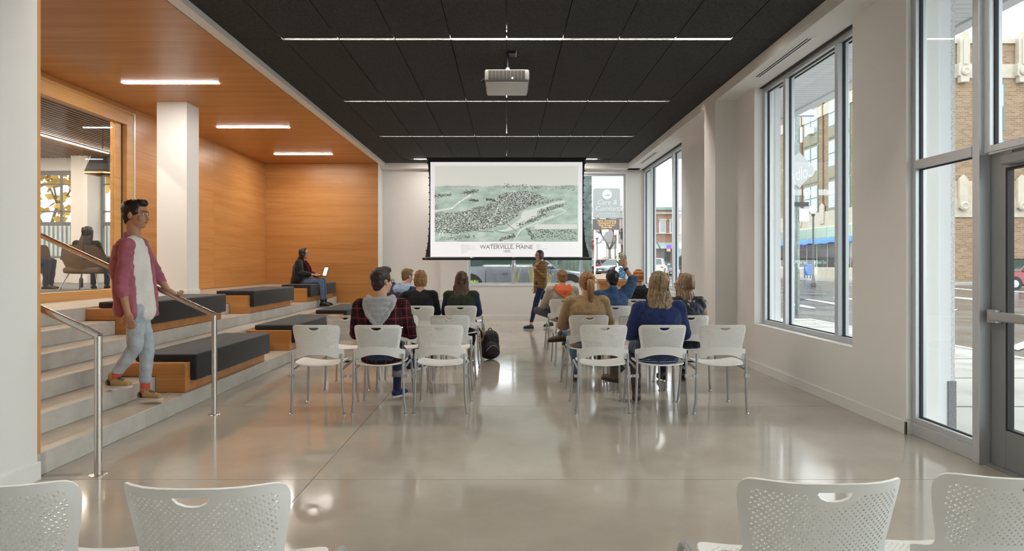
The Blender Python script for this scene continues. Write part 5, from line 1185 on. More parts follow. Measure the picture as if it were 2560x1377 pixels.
def person(label, J, loc, rz, H=(0, 0, 0), skin=SK_L, hair=None, top=None, low=None, shoes=None, fine=False, fat=1.0, hands=None, body_arms=True, face=False, group=None, hs=1.0, sleeve=1.0, sock=None, chest=1.0, wr=0.016, hem=0.0):
    """J joints in the person's frame; body is one skin, clothes and hair are its children"""
    M = head_frame(*H); hc_ = J['head']; P = lambda x, y, z: hc_ + M @ (V((x, y, z)) * hs)
    mb = MB()
    mb.ell(P(0, -0.010, 0.034), (0.074 * hs, 0.093 * hs, 0.083 * hs), M, 20, 14); mb.ell(P(0, 0.022, -0.045), (0.056 * hs, 0.066 * hs, 0.070 * hs), M, 16, 12)
    mb.ell(P(0, 0.060, -0.093), (0.024 * hs, 0.022 * hs, 0.018 * hs), M); mb.cap(P(0, 0.082, 0.005), P(0, 0.098, -0.030), 0.009 * hs, 0.0135 * hs, 8, 3)
    mb.ell(P(0, 0.072, -0.060), (0.028 * hs, 0.018 * hs, 0.018 * hs), M); mb.ell(P(0, 0.068, 0.030), (0.055 * hs, 0.018 * hs, 0.016 * hs), M)
    for s in (-1, 1):
        mb.ell(P(s * 0.077, -0.012, -0.012), (0.009 * hs, 0.019 * hs, 0.031 * hs), M @ Matrix.Rotation(s * 0.25, 3, 'Z')); mb.ell(P(s * 0.040, 0.055, -0.030), (0.024 * hs, 0.022 * hs, 0.024 * hs), M)
    nk = J['neck']; mb.cap(nk - V((0, 0, 0.02)), P(0, -0.022, -0.070), 0.060 * fat, 0.053 * hs, 14)
    X = V((1, 0, 0)); yd = V((0, 1, 0))
    ax = (J['shR'] - J['shL']).normalized(); ay = ax.cross((J['neck'] - J['pelvis']).normalized()) * -1
    def torso(t, k, lo=0.0, up=1.0):
        shm = (J['shL'] + J['shR']) / 2; hw = (J['shR'] - J['shL']).length / 2
        rg = [(J['pelvis'] + V((0, 0.01, -0.09 + lo)), 0.155, 0.100), (J['pelvis'] + V((0, 0.006, -0.03 + lo * .5)), 0.172, 0.112), (J['waist'], 0.160, 0.116), (J['chest'].lerp(J['waist'], .45), 0.168, 0.122), (J['chest'], hw * 0.98, 0.128 * chest), (shm + (J['chest'] - shm) * 0.25, hw * 1.02, 0.105), (shm + (nk - shm) * 0.55, hw * 0.78, 0.078), (nk + V((0, 0, 0.0)), 0.072, 0.066)]
        t.loft([(c, ax * (a * fat * k), ay * (b * fat * k)) for c, a, b in rg], 24)
        for s, n in ((-1, 'L'), (1, 'R')): t.ell(J['sh' + n], (0.062 * fat * k, 0.062 * fat * k, 0.062 * fat * k), None, 14, 10); t.cap(nk.lerp(J['sh' + n], .15) - V((0, 0, .01)), J['sh' + n], 0.055 * k, 0.055 * fat * k)
    torso(mb, 0.86)
    for n in 'LR':
        mb.cap(J['sh' + n], J['el' + n], 0.046, 0.038); mb.cap(J['el' + n], J['wr' + n], 0.038, 0.026)
        mb.cap(J['hip' + n], J['kn' + n], 0.074, 0.052); mb.cap(J['kn' + n], J['an' + n], 0.050, 0.036); mb.cap(J['an' + n], J['an' + n] + (J['toe' + n] - J['an' + n]).normalized() * 0.075 + V((0, 0, -0.012)), 0.033, 0.02)
        if not (hands and n in hands):
            d = (J['wr' + n] - J['el' + n]).normalized(); hand(mb, J['wr' + n], d, V((0, 0, 1)) if abs(d.z) < .8 else V((0, 1, 0)), -1 if n == 'L' else 1, 0.4, sc=0.95 * hs)
    if hands:
        for n, hd in hands.items(): hand(mb, J['wr' + n], *hd)
    body = link('person', fuse(mb, 'person', skin, 0.0062 if fine else 0.010, 3 if fine else 4, dec=0.35 if fine else 0.7), None)
    body.location = loc; body.rotation_euler = (0, 0, rz); tag(body, label, 'person', group)
    def part(name, me): return link(name, me, body, False)
    if face:
        for s in (-1, 1):
            ew = part('eye', MB().ell(P(s * 0.031, 0.074, 0.006), (0.0135 * hs, 0.010 * hs, 0.0085 * hs), M, 12, 8).mesh('eye', EYEW, True))
            link('iris', MB().ell(P(s * 0.031, 0.0825, 0.006), (0.0062 * hs, 0.003 * hs, 0.0066 * hs), M, 10, 6).mesh('iris', EYED, True), ew, False)
            part('eyebrow', MB().cap(P(s * 0.014, 0.086, 0.030), P(s * 0.048, 0.073, 0.033), 0.005 * hs, 0.0035 * hs, 8, 3).mesh('eyebrow', hair[0] if hair else EYED, True))
        part('mouth', MB().ell(P(0, 0.087, -0.058), (0.023 * hs, 0.008 * hs, 0.0065 * hs), M, 12, 8).mesh('mouth', LIP, True))
    # ---- hair
    if hair:
        hm, kind = hair[0], hair[1]; o = hair[2] if len(hair) > 2 else {}
        hb = MB(); ex = MB(); rnd = random.Random(len(label))
        v_ = o.get('vol', 1.0)
        hb.ell(P(0, -0.026, 0.045), (0.082 * hs * v_, 0.097 * hs * v_, 0.085 * hs * v_), M, 20, 14)
        if kind in ('crop', 'fade'):
            hb.ell(P(0, -0.052, -0.005), (0.070 * hs, 0.054 * hs, 0.072 * hs), M, 16, 12)
            for s in (-1, 1): hb.ell(P(s * 0.060, 0.006, 0.030), (0.022 * hs, 0.040 * hs, 0.042 * hs), M)
            hb.ell(P(0, 0.030, 0.098), (0.058 * hs, 0.058 * hs, 0.030 * hs * o.get('quiff', 1.0)), M)
            if kind == 'fade': hb.ell(P(0.0, 0.035, 0.108), (0.062 * hs, 0.050 * hs, 0.030 * hs), M)
            hb.ell(P(0, -0.058, -0.060), (0.050 * hs, 0.030 * hs, 0.032 * hs), M)
        elif kind == 'bob':
            hb.ell(P(0, -0.045, -0.005), (0.088 * hs, 0.070 * hs, 0.085 * hs), M, 18, 12)
            for s in (-1, 1): hb.ell(P(s * 0.062, -0.014, -0.015), (0.025 * hs, 0.062 * hs, 0.088 * hs), M)
            hb.ell(P(0, -0.055, -0.065), (0.075 * hs, 0.042 * hs, 0.045 * hs), M)
        elif kind in ('long', 'wavy', 'pony'):
            hb.ell(P(0, -0.050, -0.005), (0.080 * hs, 0.058 * hs, 0.080 * hs), M, 18, 12)
            for s in (-1, 1): hb.ell(P(s * 0.060, -0.004, 0.020), (0.027 * hs, 0.050 * hs, 0.060 * hs), M); (kind != 'pony' and s != o.get('tuck', 0)) and hb.ell(P(s * 0.068, -0.022, -0.045), (0.022 * hs, 0.046 * hs, 0.085 * hs), M)
        if kind in ('long', 'wavy'):
            ln, wd = o.get('len', 0.34), o.get('wid', 0.115); b0 = P(0, -0.050, 0.0); back = J['chest'] + V((0, -0.125, 0)); 
            sgn = o.get('front', 0.0)
            def lockpath(u, dep, ln_):
                pts = []
                for i in range(9):
                    f = i / 8; w_ = 0.075 + (wd - 0.075) * f
                    p = V((hc_.x, hc_.y, 0)) * (1 - f * .6) + V((J['chest'].x + o.get('dx', 0), 0, 0)) * f * .6 + V((0, 0, hc_.z + 0.02 * hs - ln_ * f)) 
                    yb_ = (M @ V((0, -0.075, 0))).y * (1 - f * 0.5) + (-0.105 if f > .3 else -0.06 - .15 * f * .3) * f
                    p += V((u * w_, (hc_.y * 0 + yb_ - dep + 0.055 * (u * u)), 0)); p.y += (J['neck'].y - hc_.y) * f * .55
                    if kind == 'wavy': p += V((math.sin(f * 15 + u * 23 + dep * 300) * 0.019 * f, math.cos(f * 14 + u * 17) * 0.013 * f, 0))
                    pts.append(p)
                return pts
            n_ = int(o.get('n', 30) * 1.5)
            for i in range(n_):
                u = -1 + 2 * i / (n_ - 1); l_ = ln * rnd.uniform(0.86, 1.0) * (1 - 0.16 * u * u)
                pp = lockpath(u * 0.97, rnd.uniform(-0.006, 0.012), l_); r0 = 0.0125 if kind == 'long' else 0.0135
                ex.tube(pp, [r0 * 1.0, r0 * 1.05, r0, r0, r0 * .95, r0 * .9, r0 * .8, r0 * .6, r0 * .2], 6)
            core = [lockpath(0, -0.018, ln * 0.88)[i] for i in range(9)]
            hb.loft([(p, X * (0.072 + (wd * 0.86 - 0.072) * i / 8), yd * 0.034) for i, p in enumerate(core)], 16)
            for s in (-1, 1):      # strands swept over the crown
                for q in range(4 if s == o.get('tuck', 0) else 0, 13):
                    f = q / 12; a0 = P(s * 0.004, 0.045 - f * 0.10, 0.127 - 0.006 * f); a1 = P(s * 0.052, 0.025 - f * 0.12, 0.105 - 0.01 * f); a2 = P(s * (0.083 - .03 * f), -0.02 - f * 0.085, 0.035); a3 = P(s * (0.082 - .045 * f), -0.050 - f * 0.055, -0.05)
                    ex.tube([a0, a1, a2, a3], [0.003, 0.0065, 0.0075, 0.006], 6)
        elif kind == 'pony':
            kx = P(0, -0.115, 0.045)
            for q in range(12):
                a = 2 * math.pi * q / 12; st_ = P(0.085 * math.cos(a), -0.02 + 0.0 * q, 0.04 + 0.085 * math.sin(a)); md = st_.lerp(kx, 0.6) + (M @ V((0.018 * math.cos(a), -0.03, 0.018 * math.sin(a))))
                ex.tube([st_, md, kx], [0.008, 0.013, 0.010], 6)
            for q in range(18):
                a = q * 2.4; r_ = 0.026 * math.sqrt((q + 1) / 18); o1 = V((math.cos(a) * r_, math.sin(a) * r_ * .8, 0)); l_ = rnd.uniform(0.20, 0.29)
                ex.tube([kx + o1 * .3, kx + V((0, -0.035, -0.01)) + o1, kx + V((0.005, -0.042, -0.10)) + o1 * 1.3, kx + V((0.004, -0.030, -l_ * .8)) + o1 * 1.1, kx + V((0.0, -0.022, -l_)) + o1 * .5], [0.008, 0.012, 0.012, 0.009, 0.002], 6)
            part('hair_tie', MB().tube([kx + M @ V((0.018 * math.cos(t), -0.012, 0.018 * math.sin(t))) for t in [i * math.pi / 6 for i in range(13)]], 0.005, 6).mesh('hair_tie', BLACK, True))
        elif kind == 'crop':
            pass
        part('hair', fuse(hb, 'hair', hm, 0.0075, 3, o.get('wr', 0.012), o.get('ws', 0.022), extra=ex if ex.v else None))
    # ---- clothes
    if top:
        for spec in (top if isinstance(top, list) else [top]):
            nm, m_, k = spec[:3]; o = spec[3] if len(spec) > 3 else {}
            t = MB(); torso(t, k, lo=o.get('lo', 0.0))
            if o.get('sleeves', True):
                for n in 'LR':
                    L_ = o.get('len' + n, o.get('len', 1.0)); r_ = o.get('r', 1.0)
                    if L_ <= 0.5: t.cap(J['sh' + n], J['sh' + n].lerp(J['el' + n], L_ * 2), 0.062 * fat * r_, 0.054 * fat * r_)
                    else: t.cap(J['sh' + n], J['el' + n], 0.061 * fat * r_, 0.051 * fat * r_); t.cap(J['el' + n], J['el' + n].lerp(J['wr' + n], (L_ - .5) * 2), 0.051 * fat * r_, 0.038 * r_)
            for pr in o.get('add', []): pr(t, J, P)
            part(nm, fuse(t, nm, m_, 0.011, 5, o.get('wr', wr), o.get('ws', 0.075), dec=0.6))
    if low:
        nm, m_ = low[:2]; o = low[2] if len(low) > 2 else {}; t = MB(); r_ = o.get('r', 1.0)
        t.ell(J['pelvis'] + V((0, 0.0, -0.02)), (0.172 * fat, 0.130 * fat, 0.105), None, 18, 12)
        for n in 'LR':
            t.cap(J['hip' + n], J['kn' + n], 0.088 * r_, 0.064 * r_, 14); e = J['kn' + n].lerp(J['an' + n], o.get('len', 0.93)); t.cap(J['kn' + n], e, 0.063 * r_, o.get('cuff', 0.047) * r_, 14)
            if o.get('turnup'): 
                d_ = (J['an' + n] - J['kn' + n]).normalized(); t2 = MB().tube([e - d_ * 0.03, e + d_ * 0.035], o['cuff'] * 1.12, 16); part('turn_up', t2.mesh('turn_up', o['turnup'], True))
        part(nm, fuse(t, nm, m_, 0.011, 4, o.get('wr', 0.014), 0.06, dec=0.6))
    if sock:
        for n in 'LR': part('sock', MB().cap(J['kn' + n].lerp(J['an' + n], 0.72), J['an' + n] - V((0, 0, 0.02)), 0.041, 0.040, 12).mesh('sock', sock, True))
    if shoes:
        m_, sm_ = shoes[0], shoes[1]; o = shoes[2] if len(shoes) > 2 else {}
        for n in 'LR':
            a, b = J['an' + n], J['toe' + n]; f = V((b.x - a.x, b.y - a.y, 0)); f = f.normalized() if f.length > 1e-4 else yd; dz = (b.z - a.z + 0.075); f3 = (f + V((0, 0, dz * 3))).normalized()
            side_ = f3.cross(V((0, 0, 1))).normalized(); up_ = side_.cross(f3).normalized(); ank = a - up_ * 0.060
            s_ = MB(); s_.cap(ank - f3 * 0.035 + up_ * 0.018, ank + f3 * 0.02 + up_ * 0.024, 0.034, 0.037); s_.cap(ank + f3 * 0.02 + up_ * 0.020, ank + f3 * 0.135 + up_ * 0.004, 0.038, 0.030, sx=1.22, side=side_); s_.cap(ank + up_ * 0.02, a + up_ * o.get('shaft', 0.012), 0.038, 0.041 * o.get('sr', 1.0))
            if o.get('shaft', 0) > 0.1: s_.cap(a, J['an' + n].lerp(J['kn' + n], o['shaft'] * 2.2), 0.045, 0.056)
            sh_ = part('shoe', fuse(s_, 'shoe', m_, 0.0075, 3, dec=0.7))
            so_ = MB(); cs_ = []
            for i in range(18):
                t_ = 2 * math.pi * i / 18; cs_.append(ank + f3 * (0.048 + 0.125 * math.cos(t_)) + side_ * (0.044 * math.sin(t_) * (1.0 - 0.12 * math.cos(t_ + math.pi))))
            k = len(cs_); so_.add([c - up_ * 0.004 for c in cs_] + [c - up_ * 0.024 for c in cs_], [tuple(range(k)), tuple(range(k, 2 * k))[::-1]] + [(i, (i + 1) % k, k + (i + 1) % k, k + i) for i in range(k)])
            link('sole', so_.mesh('sole', sm_, 'auto'), sh_, False)
            if o.get('laces'):
                lc = MB()
                for q in range(4): c = ank + f3 * (0.035 + 0.02 * q) + up_ * (0.062 - 0.008 * q); lc.tube([c - side_ * 0.022, c + up_ * 0.006, c + side_ * 0.022], 0.0035, 5)
                link('laces', lc.mesh('laces', o['laces'], True), sh_, False)
    return body, part, P, M
def glasses(part, P, m, hs=1.0):
    g = MB()
    for s in (-1, 1):
        c = P(s * 0.033, 0.098, 0.004); g.tube([P(s * 0.033 + 0.022 * math.cos(t), 0.098 - 0.006 * abs(math.cos(t)) * (1 if math.cos(t) * s > 0 else 0), 0.004 + 0.017 * math.sin(t)) for t in [i * math.pi / 7 for i in range(15)]], 0.0022, 5)
        g.tube([P(s * 0.056, 0.093, 0.008), P(s * 0.079, 0.03, 0.006), P(s * 0.083, -0.012, 0.000)], 0.0026, 5)
    g.tube([P(-0.011, 0.099, 0.006), P(0, 0.103, 0.009), P(0.011, 0.099, 0.006)], 0.002, 5); part('glasses', g.mesh('glasses', m, True))
def hood(part, J, m, P, w=1.0, drop=0.19, vee=True, name='hood'):
    """hood lying on the shoulders: a thick collar ring and a pouch that comes to a point on the back"""
    t = MB(); nk = J['neck']; ring = []
    for i in range(13):
        a = math.pi * (0.02 + 0.96 * i / 12) + math.pi; ring.append(nk + V((0.098 * w * math.cos(a), -0.012 + 0.085 * math.sin(a), 0.028 + 0.030 * math.cos(2 * a) * 0.5)))
    for p, q in zip(ring, ring[1:]): t.cap(p, q, 0.026, 0.026, 10, 3)
    for s in (-1, 1): t.cap(nk + V((s * 0.098 * w, -0.01, 0.035)), nk + V((s * 0.060, 0.085, -0.03)), 0.026, 0.016)
    yb_ = -0.135
    for k in range(6):
        f = k / 5; w_ = (0.118 * (1 - f ** (1.2 if vee else 2.2)) + 0.012) * w; z = 0.015 - drop * f; y = -0.085 - 0.055 * min(1, f * 2.2) + 0.012 * f
        t.ell(nk + V((0, y - 0.012, z)), (w_, 0.044 - 0.012 * f, 0.036), None, 16, 8)
    for s in (-1, 1):
        pts = [nk + V((s * 0.118 * w, -0.05, 0.02)), nk + V((s * 0.120 * w, -0.11, -0.02)), nk + V((s * 0.085 * w, -0.155, -drop * 0.5)), nk + V((s * 0.012, -0.165, -drop))]
        for p, q in zip(pts, pts[1:]): t.cap(p, q, 0.021, 0.018, 10, 3)
    part(name, fuse(t, name, m, 0.0085, 4, 0.012, 0.05))

seat = lambda r, c: (XC[c], YR[r] + 0.03, 0)
DENIM = cloth('dark_denim', (0.035, 0.045, 0.085), 0.25, 40); JEANS = cloth('light_denim', (0.42, 0.48, 0.53), 0.22, 7); MIDJ = cloth('mid_denim', (0.11, 0.17, 0.27), 0.25, 12)
BLKC = cloth('black_cloth', (0.016, 0.016, 0.018), 0.3, 30); NAVYC = cloth('navy_cloth', (0.020, 0.032, 0.085), 0.2, 30); GREYT = cloth('grey_trousers', (0.085, 0.085, 0.10), 0.2, 30)
RUB = pmat('white_rubber', (0.62, 0.60, 0.55), 0.6); BRL = pmat('brown_leather', (0.075, 0.045, 0.03), 0.4, var=0.3, vscale=10); TANL = pmat('tan_leather', (0.30, 0.17, 0.09), 0.55, var=0.2, vscale=14); BKL = pmat('black_leather', (0.015, 0.015, 0.016), 0.35); DSO = pmat('dark_sole', (0.03, 0.025, 0.02), 0.7)

# --- man in plaid with a grey hood
PLAID = bandmat('red_black_plaid', (0.075, 0.012, 0.018), [('X', 11, 0.0, 0.42, (0.012, 0.010, 0.013), .85), ('Z', 11, 0.0, 0.42, (0.012, 0.010, 0.013), .75), ('X', 11, 0.68, 0.74, (0.34, 0.07, 0.075), .75), ('Z', 11, 0.68, 0.74, (0.34, 0.07, 0.075), .75), ('X', 11, 0.18, 0.22, (0.20, 0.03, 0.04), .5), ('Z', 11, 0.18, 0.22, (0.20, 0.03, 0.04), .5)])
J = seated(1.04, 0.195, 0.03); J['elL'] = V((-0.262, 0.02, 0.72)); J['elR'] = V((0.268, 0.06, 0.72)); J['wrL'] = V((-0.12, 0.25, 0.70)); J['wrR'] = V((0.13, 0.28, 0.70)); J['knR'] = V((0.07, 0.41, 0.545)); J['anR'] = V((0.055, 0.44, 0.11)); J['toeR'] = V((0.12, 0.57, 0.035)); J['knL'] = V((0.0, 0.43, 0.60)); J['anL'] = V((0.20, 0.50, 0.37)); J['toeL'] = V((0.30, 0.58, 0.32))
b, part, P, M = person('man in red and black plaid shirt with grey hood and glasses, seated', J, seat(0, 1), 0, (R(-38), 0.0, 0), SK_L, (hairm('dark_brown_hair', (0.030, 0.018, 0.012)), 'fade'), ('plaid_shirt', PLAID, 1.08, {'r': 1.12, 'wr': 0.022, 'lo': -0.03}), ('jeans', DENIM, {'turnup': cloth('pale_turn_up', (0.24, 0.25, 0.27), 0.2, 60), 'cuff': 0.050, 'len': 0.62}), (cloth('navy_canvas', (0.03, 0.035, 0.10), 0.2, 50), RUB, {'laces': RUB}), fat=1.06, hs=1.04, sock=NAVYC)
hood(part, J, cloth('grey_marl', (0.38, 0.38, 0.38), 0.15, 60), P, 1.15, 0.215); glasses(part, P, BLACK)
tb_ = thing('tablet', 'thin tablet with lit screen on the lap of the plaid-shirted man', 'tablet', (XC[1] + 0.15, YR[0] + 0.36, 0.79))
MB().obox((XC[1] + 0.15, YR[0] + 0.36, 0.79), (0.17, 0.012, 0.12), Matrix.Rotation(R(-22), 3, 'X')).build('body', BLACK, tb_, bevel=0.003); MB().obox((XC[1] + 0.15, YR[0] + 0.352, 0.792), (0.15, 0.004, 0.10), Matrix.Rotation(R(-22), 3, 'X')).build('display', emat('tablet_display', (0.6, 0.7, 1.0), 0.7), tb_)

# --- woman in navy cardigan with wavy hair
NAVK = cloth('navy_knit', (0.022, 0.036, 0.115), 0.2, 60)
J = seated(0.985, 0.178, 0.02); J['elL'] = V((-0.262, -0.02, 0.715)); J['elR'] = V((0.258, -0.01, 0.715)); J['anL'] = V((-0.13, 0.30, 0.11)); J['toeL'] = V((-0.10, 0.44, 0.035)); J['knL'] = V((-0.13, 0.39, 0.545))
J['anR'] = V((-0.34, 0.40, 0.27)); J['knR'] = V((-0.02, 0.42, 0.60)); J['toeR'] = V((-0.42, 0.52, 0.20)); J['wrL'] = V((-0.10, 0.2, 0.69)); J['wrR'] = V((0.08, 0.22, 0.69))
STR = bandmat('striped_hem_knit', (0.02, 0.03, 0.08), [('Z', 50, 0.0, 0.3, (0.55, 0.57, 0.6), 1.0)])
b, part, P, M = person('woman in navy cardigan with wavy ash-blonde hair, seated with brown boots', J, seat(0, 4), 0, (R(20), 0, 0), SK_L, (hairm('ash_blonde_hair', (0.27, 0.175, 0.095), 0.75), 'wavy', {'len': 0.33, 'wid': 0.135, 'n': 40, 'vol': 1.06}), [('cardigan', NAVK, 1.10, {'r': 1.12, 'wr': 0.02}), ('striped_top', STR, 1.07, {'sleeves': False, 'lo': -0.025})], ('trousers', DENIM), (BRL, DSO, {'shaft': 0.30}), fat=1.07, hs=1.0)

# --- woman with the ponytail, camel jumper
CAML = cloth('camel_wool', (0.33, 0.215, 0.115), 0.15, 70)
J = seated(0.965, 0.178, 0.03); J['elL'] = V((-0.268, 0.03, 0.70)); J['elR'] = V((0.262, 0.02, 0.715)); J['wrL'] = V((-0.12, 0.25, 0.69)); J['wrR'] = V((0.05, 0.26, 0.69))
J['knR'] = V((0.26, 0.34, 0.60)); J['anR'] = V((-0.24, 0.42, 0.545)); J['toeR'] = V((-0.36, 0.45, 0.44)); J['anL'] = V((-0.07, 0.32, 0.105)); J['toeL'] = V((-0.09, 0.46, 0.03)); J['knL'] = V((-0.11, 0.39, 0.54))
b, part, P, M = person('woman with auburn ponytail and camel wool jumper, legs crossed', J, seat(1, 3), 0, (R(14), 0, 0), SK_L, (hairm('auburn_hair', (0.34, 0.165, 0.060)), 'pony'), ('jumper', CAML, 1.10, {'r': 1.15, 'wr': 0.02}), ('jeans', MIDJ), (BRL, DSO), fat=1.08, sock=bandmat('banded_sock', (0.10, 0.055, 0.04), [('X', 34, 0.0, 0.3, (0.50, 0.30, 0.2), 1.0), ('X', 34, 0.5, 0.65, (0.2, 0.22, 0.24), 1.0)]))
ctl = MB(); nk = J['neck']
for i in range(17): pass
ctl.tube([nk + V((0.088 * math.cos(a), -0.018 - 0.098 * math.sin(a) * 0.9, 0.010 - 0.062 * math.sin(a))) for a in [math.pi * (0.0 + i / 16) for i in range(17)]], 0.0045, 6); part('neck_cord', ctl.mesh('neck_cord', BRL, True))

# --- woman with straight hair, dark vest and glasses
J = seated(0.935, 0.168, 0.02); J['wrL'] = V((-0.10, 0.24, 0.69))
b, part, P, M = person('woman with long straight light-brown hair, dark quilted vest and glasses', J, seat(1, 5), 0, (R(58), 0, 0), SK_L, (hairm('light_brown_hair', (0.25, 0.16, 0.09), 0.75), 'long', {'len': 0.43, 'wid': 0.125, 'n': 34, 'dx': 0.03, 'tuck': -1}), [('sweater', cloth('oatmeal_knit', (0.36, 0.29, 0.21), 0.15, 60), 1.02, {'r': 1.05}), ('vest', pmat('dark_quilted_nylon', (0.018, 0.022, 0.035), 0.5, spec=0.3, bump=0.3, bscale=20), 1.12, {'sleeves': False, 'wr': 0.03, 'ws': 0.06, 'add': [lambda t, J, P: [t.ell(J['sh' + n] + V((0, 0, -0.01)), (0.070, 0.075, 0.070)) for n in 'LR']]})], ('trousers', BLKC), (BKL, DSO), fat=1.05)
glasses(part, P, pmat('teal_frame', (0.05, 0.12, 0.14), 0.3))

# --- woman in black sweater, arm over the next chair
J = seated(0.965, 0.175, 0.02, 0.02); J['elL'] = V((-0.36, -0.10, 0.86)); J['shL'] = V((-0.17, -0.09, 0.955)); J['wrL'] = V((-0.50, 0.05, 0.80))
b, part, P, M = person('woman with copper chin-length hair and black sweater, arm on next chair', J, seat(2, 1), 0, (R(-4), R(-4), 0), SK_L, (hairm('copper_hair', (0.30, 0.145, 0.050)), 'bob', {'wr': 0.022, 'ws': 0.03}), ('sweater', BLKC, 1.08, {'r': 1.08}), ('trousers', BLKC), (BKL, DSO), fat=1.03)

# --- woman with long brown hair, dark green vest
J = seated(0.945, 0.175, 0.02); J['knL'] = V((0.02, 0.42, 0.62)); J['anL'] = V((0.27, 0.46, 0.33)); J['toeL'] = V((0.42, 0.50, 0.27)); J['knR'] = V((0.13, 0.40, 0.545)); J['anR'] = V((0.10, 0.33, 0.105)); J['toeR'] = V((0.12, 0.47, 0.03))
b, part, P, M = person('woman with long wavy dark-brown hair and dark green vest, tan boots', J, seat(2, 2), 0, (R(8), 0, 0), SK_L, (hairm('chestnut_hair', (0.095, 0.052, 0.030)), 'wavy', {'len': 0.40, 'wid': 0.125, 'n': 36}), [('shirt', NAVYC, 1.02, {'r': 1.05}), ('vest', cloth('bottle_green', (0.030, 0.040, 0.025), 0.25, 30), 1.09, {'sleeves': False, 'add': [lambda t, J, P: [t.ell(J['sh' + n] + V((0, 0, -0.01)), (0.062, 0.068, 0.064)) for n in 'LR']]})], ('trousers', BLKC), (TANL, DSO, {'shaft': 0.05, 'sr': 1.15}), fat=1.05)

# --- man in quilted navy jacket with pale blue hood
QUI = bandmat('navy_quilt', (0.040, 0.050, 0.085), [('Z', 18, 0.0, 0.10, (0.018, 0.022, 0.045), .8)], 0.6)
J = seated(1.03, 0.19, R(14), R(10)); J['elL'] = V((-0.22, 0.12, 0.74)); J['elR'] = V((0.34, 0.16, 0.72))
b, part, P, M = person('man with short fair hair, quilted navy jacket and pale blue hood', J, seat(3, 0), R(-14), (R(-30), R(-10), 0), SK_L, (hairm('fair_crop_hair', (0.21, 0.125, 0.055)), 'crop', {'vol': 0.98, 'wr': 0.005}), ('jacket', QUI, 1.14, {'r': 1.22, 'wr': 0.022, 'ws': 0.05}), ('trousers', GREYT), (BKL, DSO), fat=1.06)
hood(part, J, cloth('pale_blue_fleece', (0.35, 0.45, 0.62), 0.15, 60), P, 1.05, 0.12, False)

# --- man with the orange hood
J = seated(0.955, 0.185, R(4)); J['knL'] = V((-0.36, 0.27, 0.615)); J['anL'] = V((0.10, 0.37, 0.64)); J['toeL'] = V((0.24, 0.40, 0.57)); J['elL'] = V((-0.30, 0.02, 0.72)); J['wrL'] = V((-0.24, 0.20, 0.68)); J['elR'] = V((0.26, 0.03, 0.73))
b, part, P, M = person('man with ginger hair, beige sweatshirt and bright orange hood, legs crossed', J, seat(3, 3), R(6), (R(4), 0, 0), SK_L, (hairm('ginger_hair', (0.28, 0.145, 0.060)), 'crop', {'wr': 0.012}), ('sweatshirt', cloth('beige_marl', (0.40, 0.345, 0.265), 0.15, 60), 1.10, {'r': 1.15, 'wr': 0.03}), ('trousers', GREYT), (BKL, DSO), fat=1.05)
hood(part, J, cloth('orange_fleece', (0.72, 0.145, 0.055), 0.12, 60), P, 1.05, 0.13, False)

# --- man raising his arm
BLUC = cloth('blue_chambray', (0.045, 0.095, 0.19), 0.22, 22)
sR = V((0.185, -0.075, 1.00)); J = seated(0.965, 0.185, R(1)); q = at(1583, 700, 8.05) - V((XC[4], YR[2], 0)); w_ = at(1562, 668, 8.0) - V((XC[4], YR[2], 0))
J['shR'] = V((0.195, -0.07, 0.985)); J['elR'] = V((0.285, -0.02, 1.165)); J['wrR'] = V((w_.x + 0.0, -0.01, w_.z)); J['elL'] = V((-0.25, 0.02, 0.72))
b, part, P, M = person('man with black hair and blue chambray shirt raising his open hand', J, seat(2, 4), 0, (R(10), 0, 0), SK_M, (hairm('black_hair', (0.014, 0.012, 0.013)), 'crop', {'wr': 0.014, 'vol': 1.04, 'quiff': 1.2}), ('shirt', BLUC, 1.08, {'r': 1.22, 'lenR': 0.5, 'wr': 0.03, 'add': [lambda t, J, P: t.cap(J['neck'] + V((0, -0.03, 0.035)), J['neck'] + V((0, 0.02, 0.03)), 0.068, 0.066)]}), ('jeans', DENIM), (BKL, DSO), fine=True, fat=1.04, hands={'R': (V((-0.12, 0.05, 1.0)), V((0.1, -1, 0)), -1, -0.06, 0.42, 1.12)})
wd_ = (J['wrR'] - J['elR']).normalized(); wc_ = J['wrR'] - wd_ * 0.03
part('wrist_watch', MB().tube([wc_ - wd_ * 0.016, wc_ + wd_ * 0.016], 0.0335, 16).mesh('wrist_watch', pmat('dark_strap', (0.02, 0.025, 0.045), 0.5), 'auto'))

# --- person in orange beanie
J = seated(0.95, 0.19, R(2), R(8)); J['elR'] = V((0.32, 0.0, 0.72))
b, part, P, M = person('person in orange knitted beanie and black hooded top', J, V(seat(3, 5)) + V((0.05, 0, 0)), 0, (R(6), 0, 0), SK_L, None, ('hooded_top', cloth('charcoal_fleece', (0.022, 0.024, 0.027), 0.25, 50), 1.12, {'r': 1.15}), ('trousers', BLKC), (BKL, DSO), fat=1.05)
hood(part, J, MATS['charcoal_fleece'], P, 1.02, 0.08, False)
bn = bandmat('orange_knit_with_pale_bands', (0.52, 0.17, 0.035), [('Z', 7.2, 0.04, 0.12, (0.75, 0.55, 0.42), 1.0), ('Z', 7.2, 0.12, 0.62, (0.40, 0.13, 0.05), .8), ('Z', 7.2, 0.62, 0.70, (0.75, 0.55, 0.42), 1.0)])
t = MB(); t.ell(P(0, -0.014, 0.048), (0.086, 0.103, 0.094), M, 20, 14); t.ell(P(0, -0.045, -0.005), (0.080, 0.066, 0.075), M, 18, 12); part('beanie', fuse(t, 'beanie', bn, 0.008, 3, 0.006, 0.02))

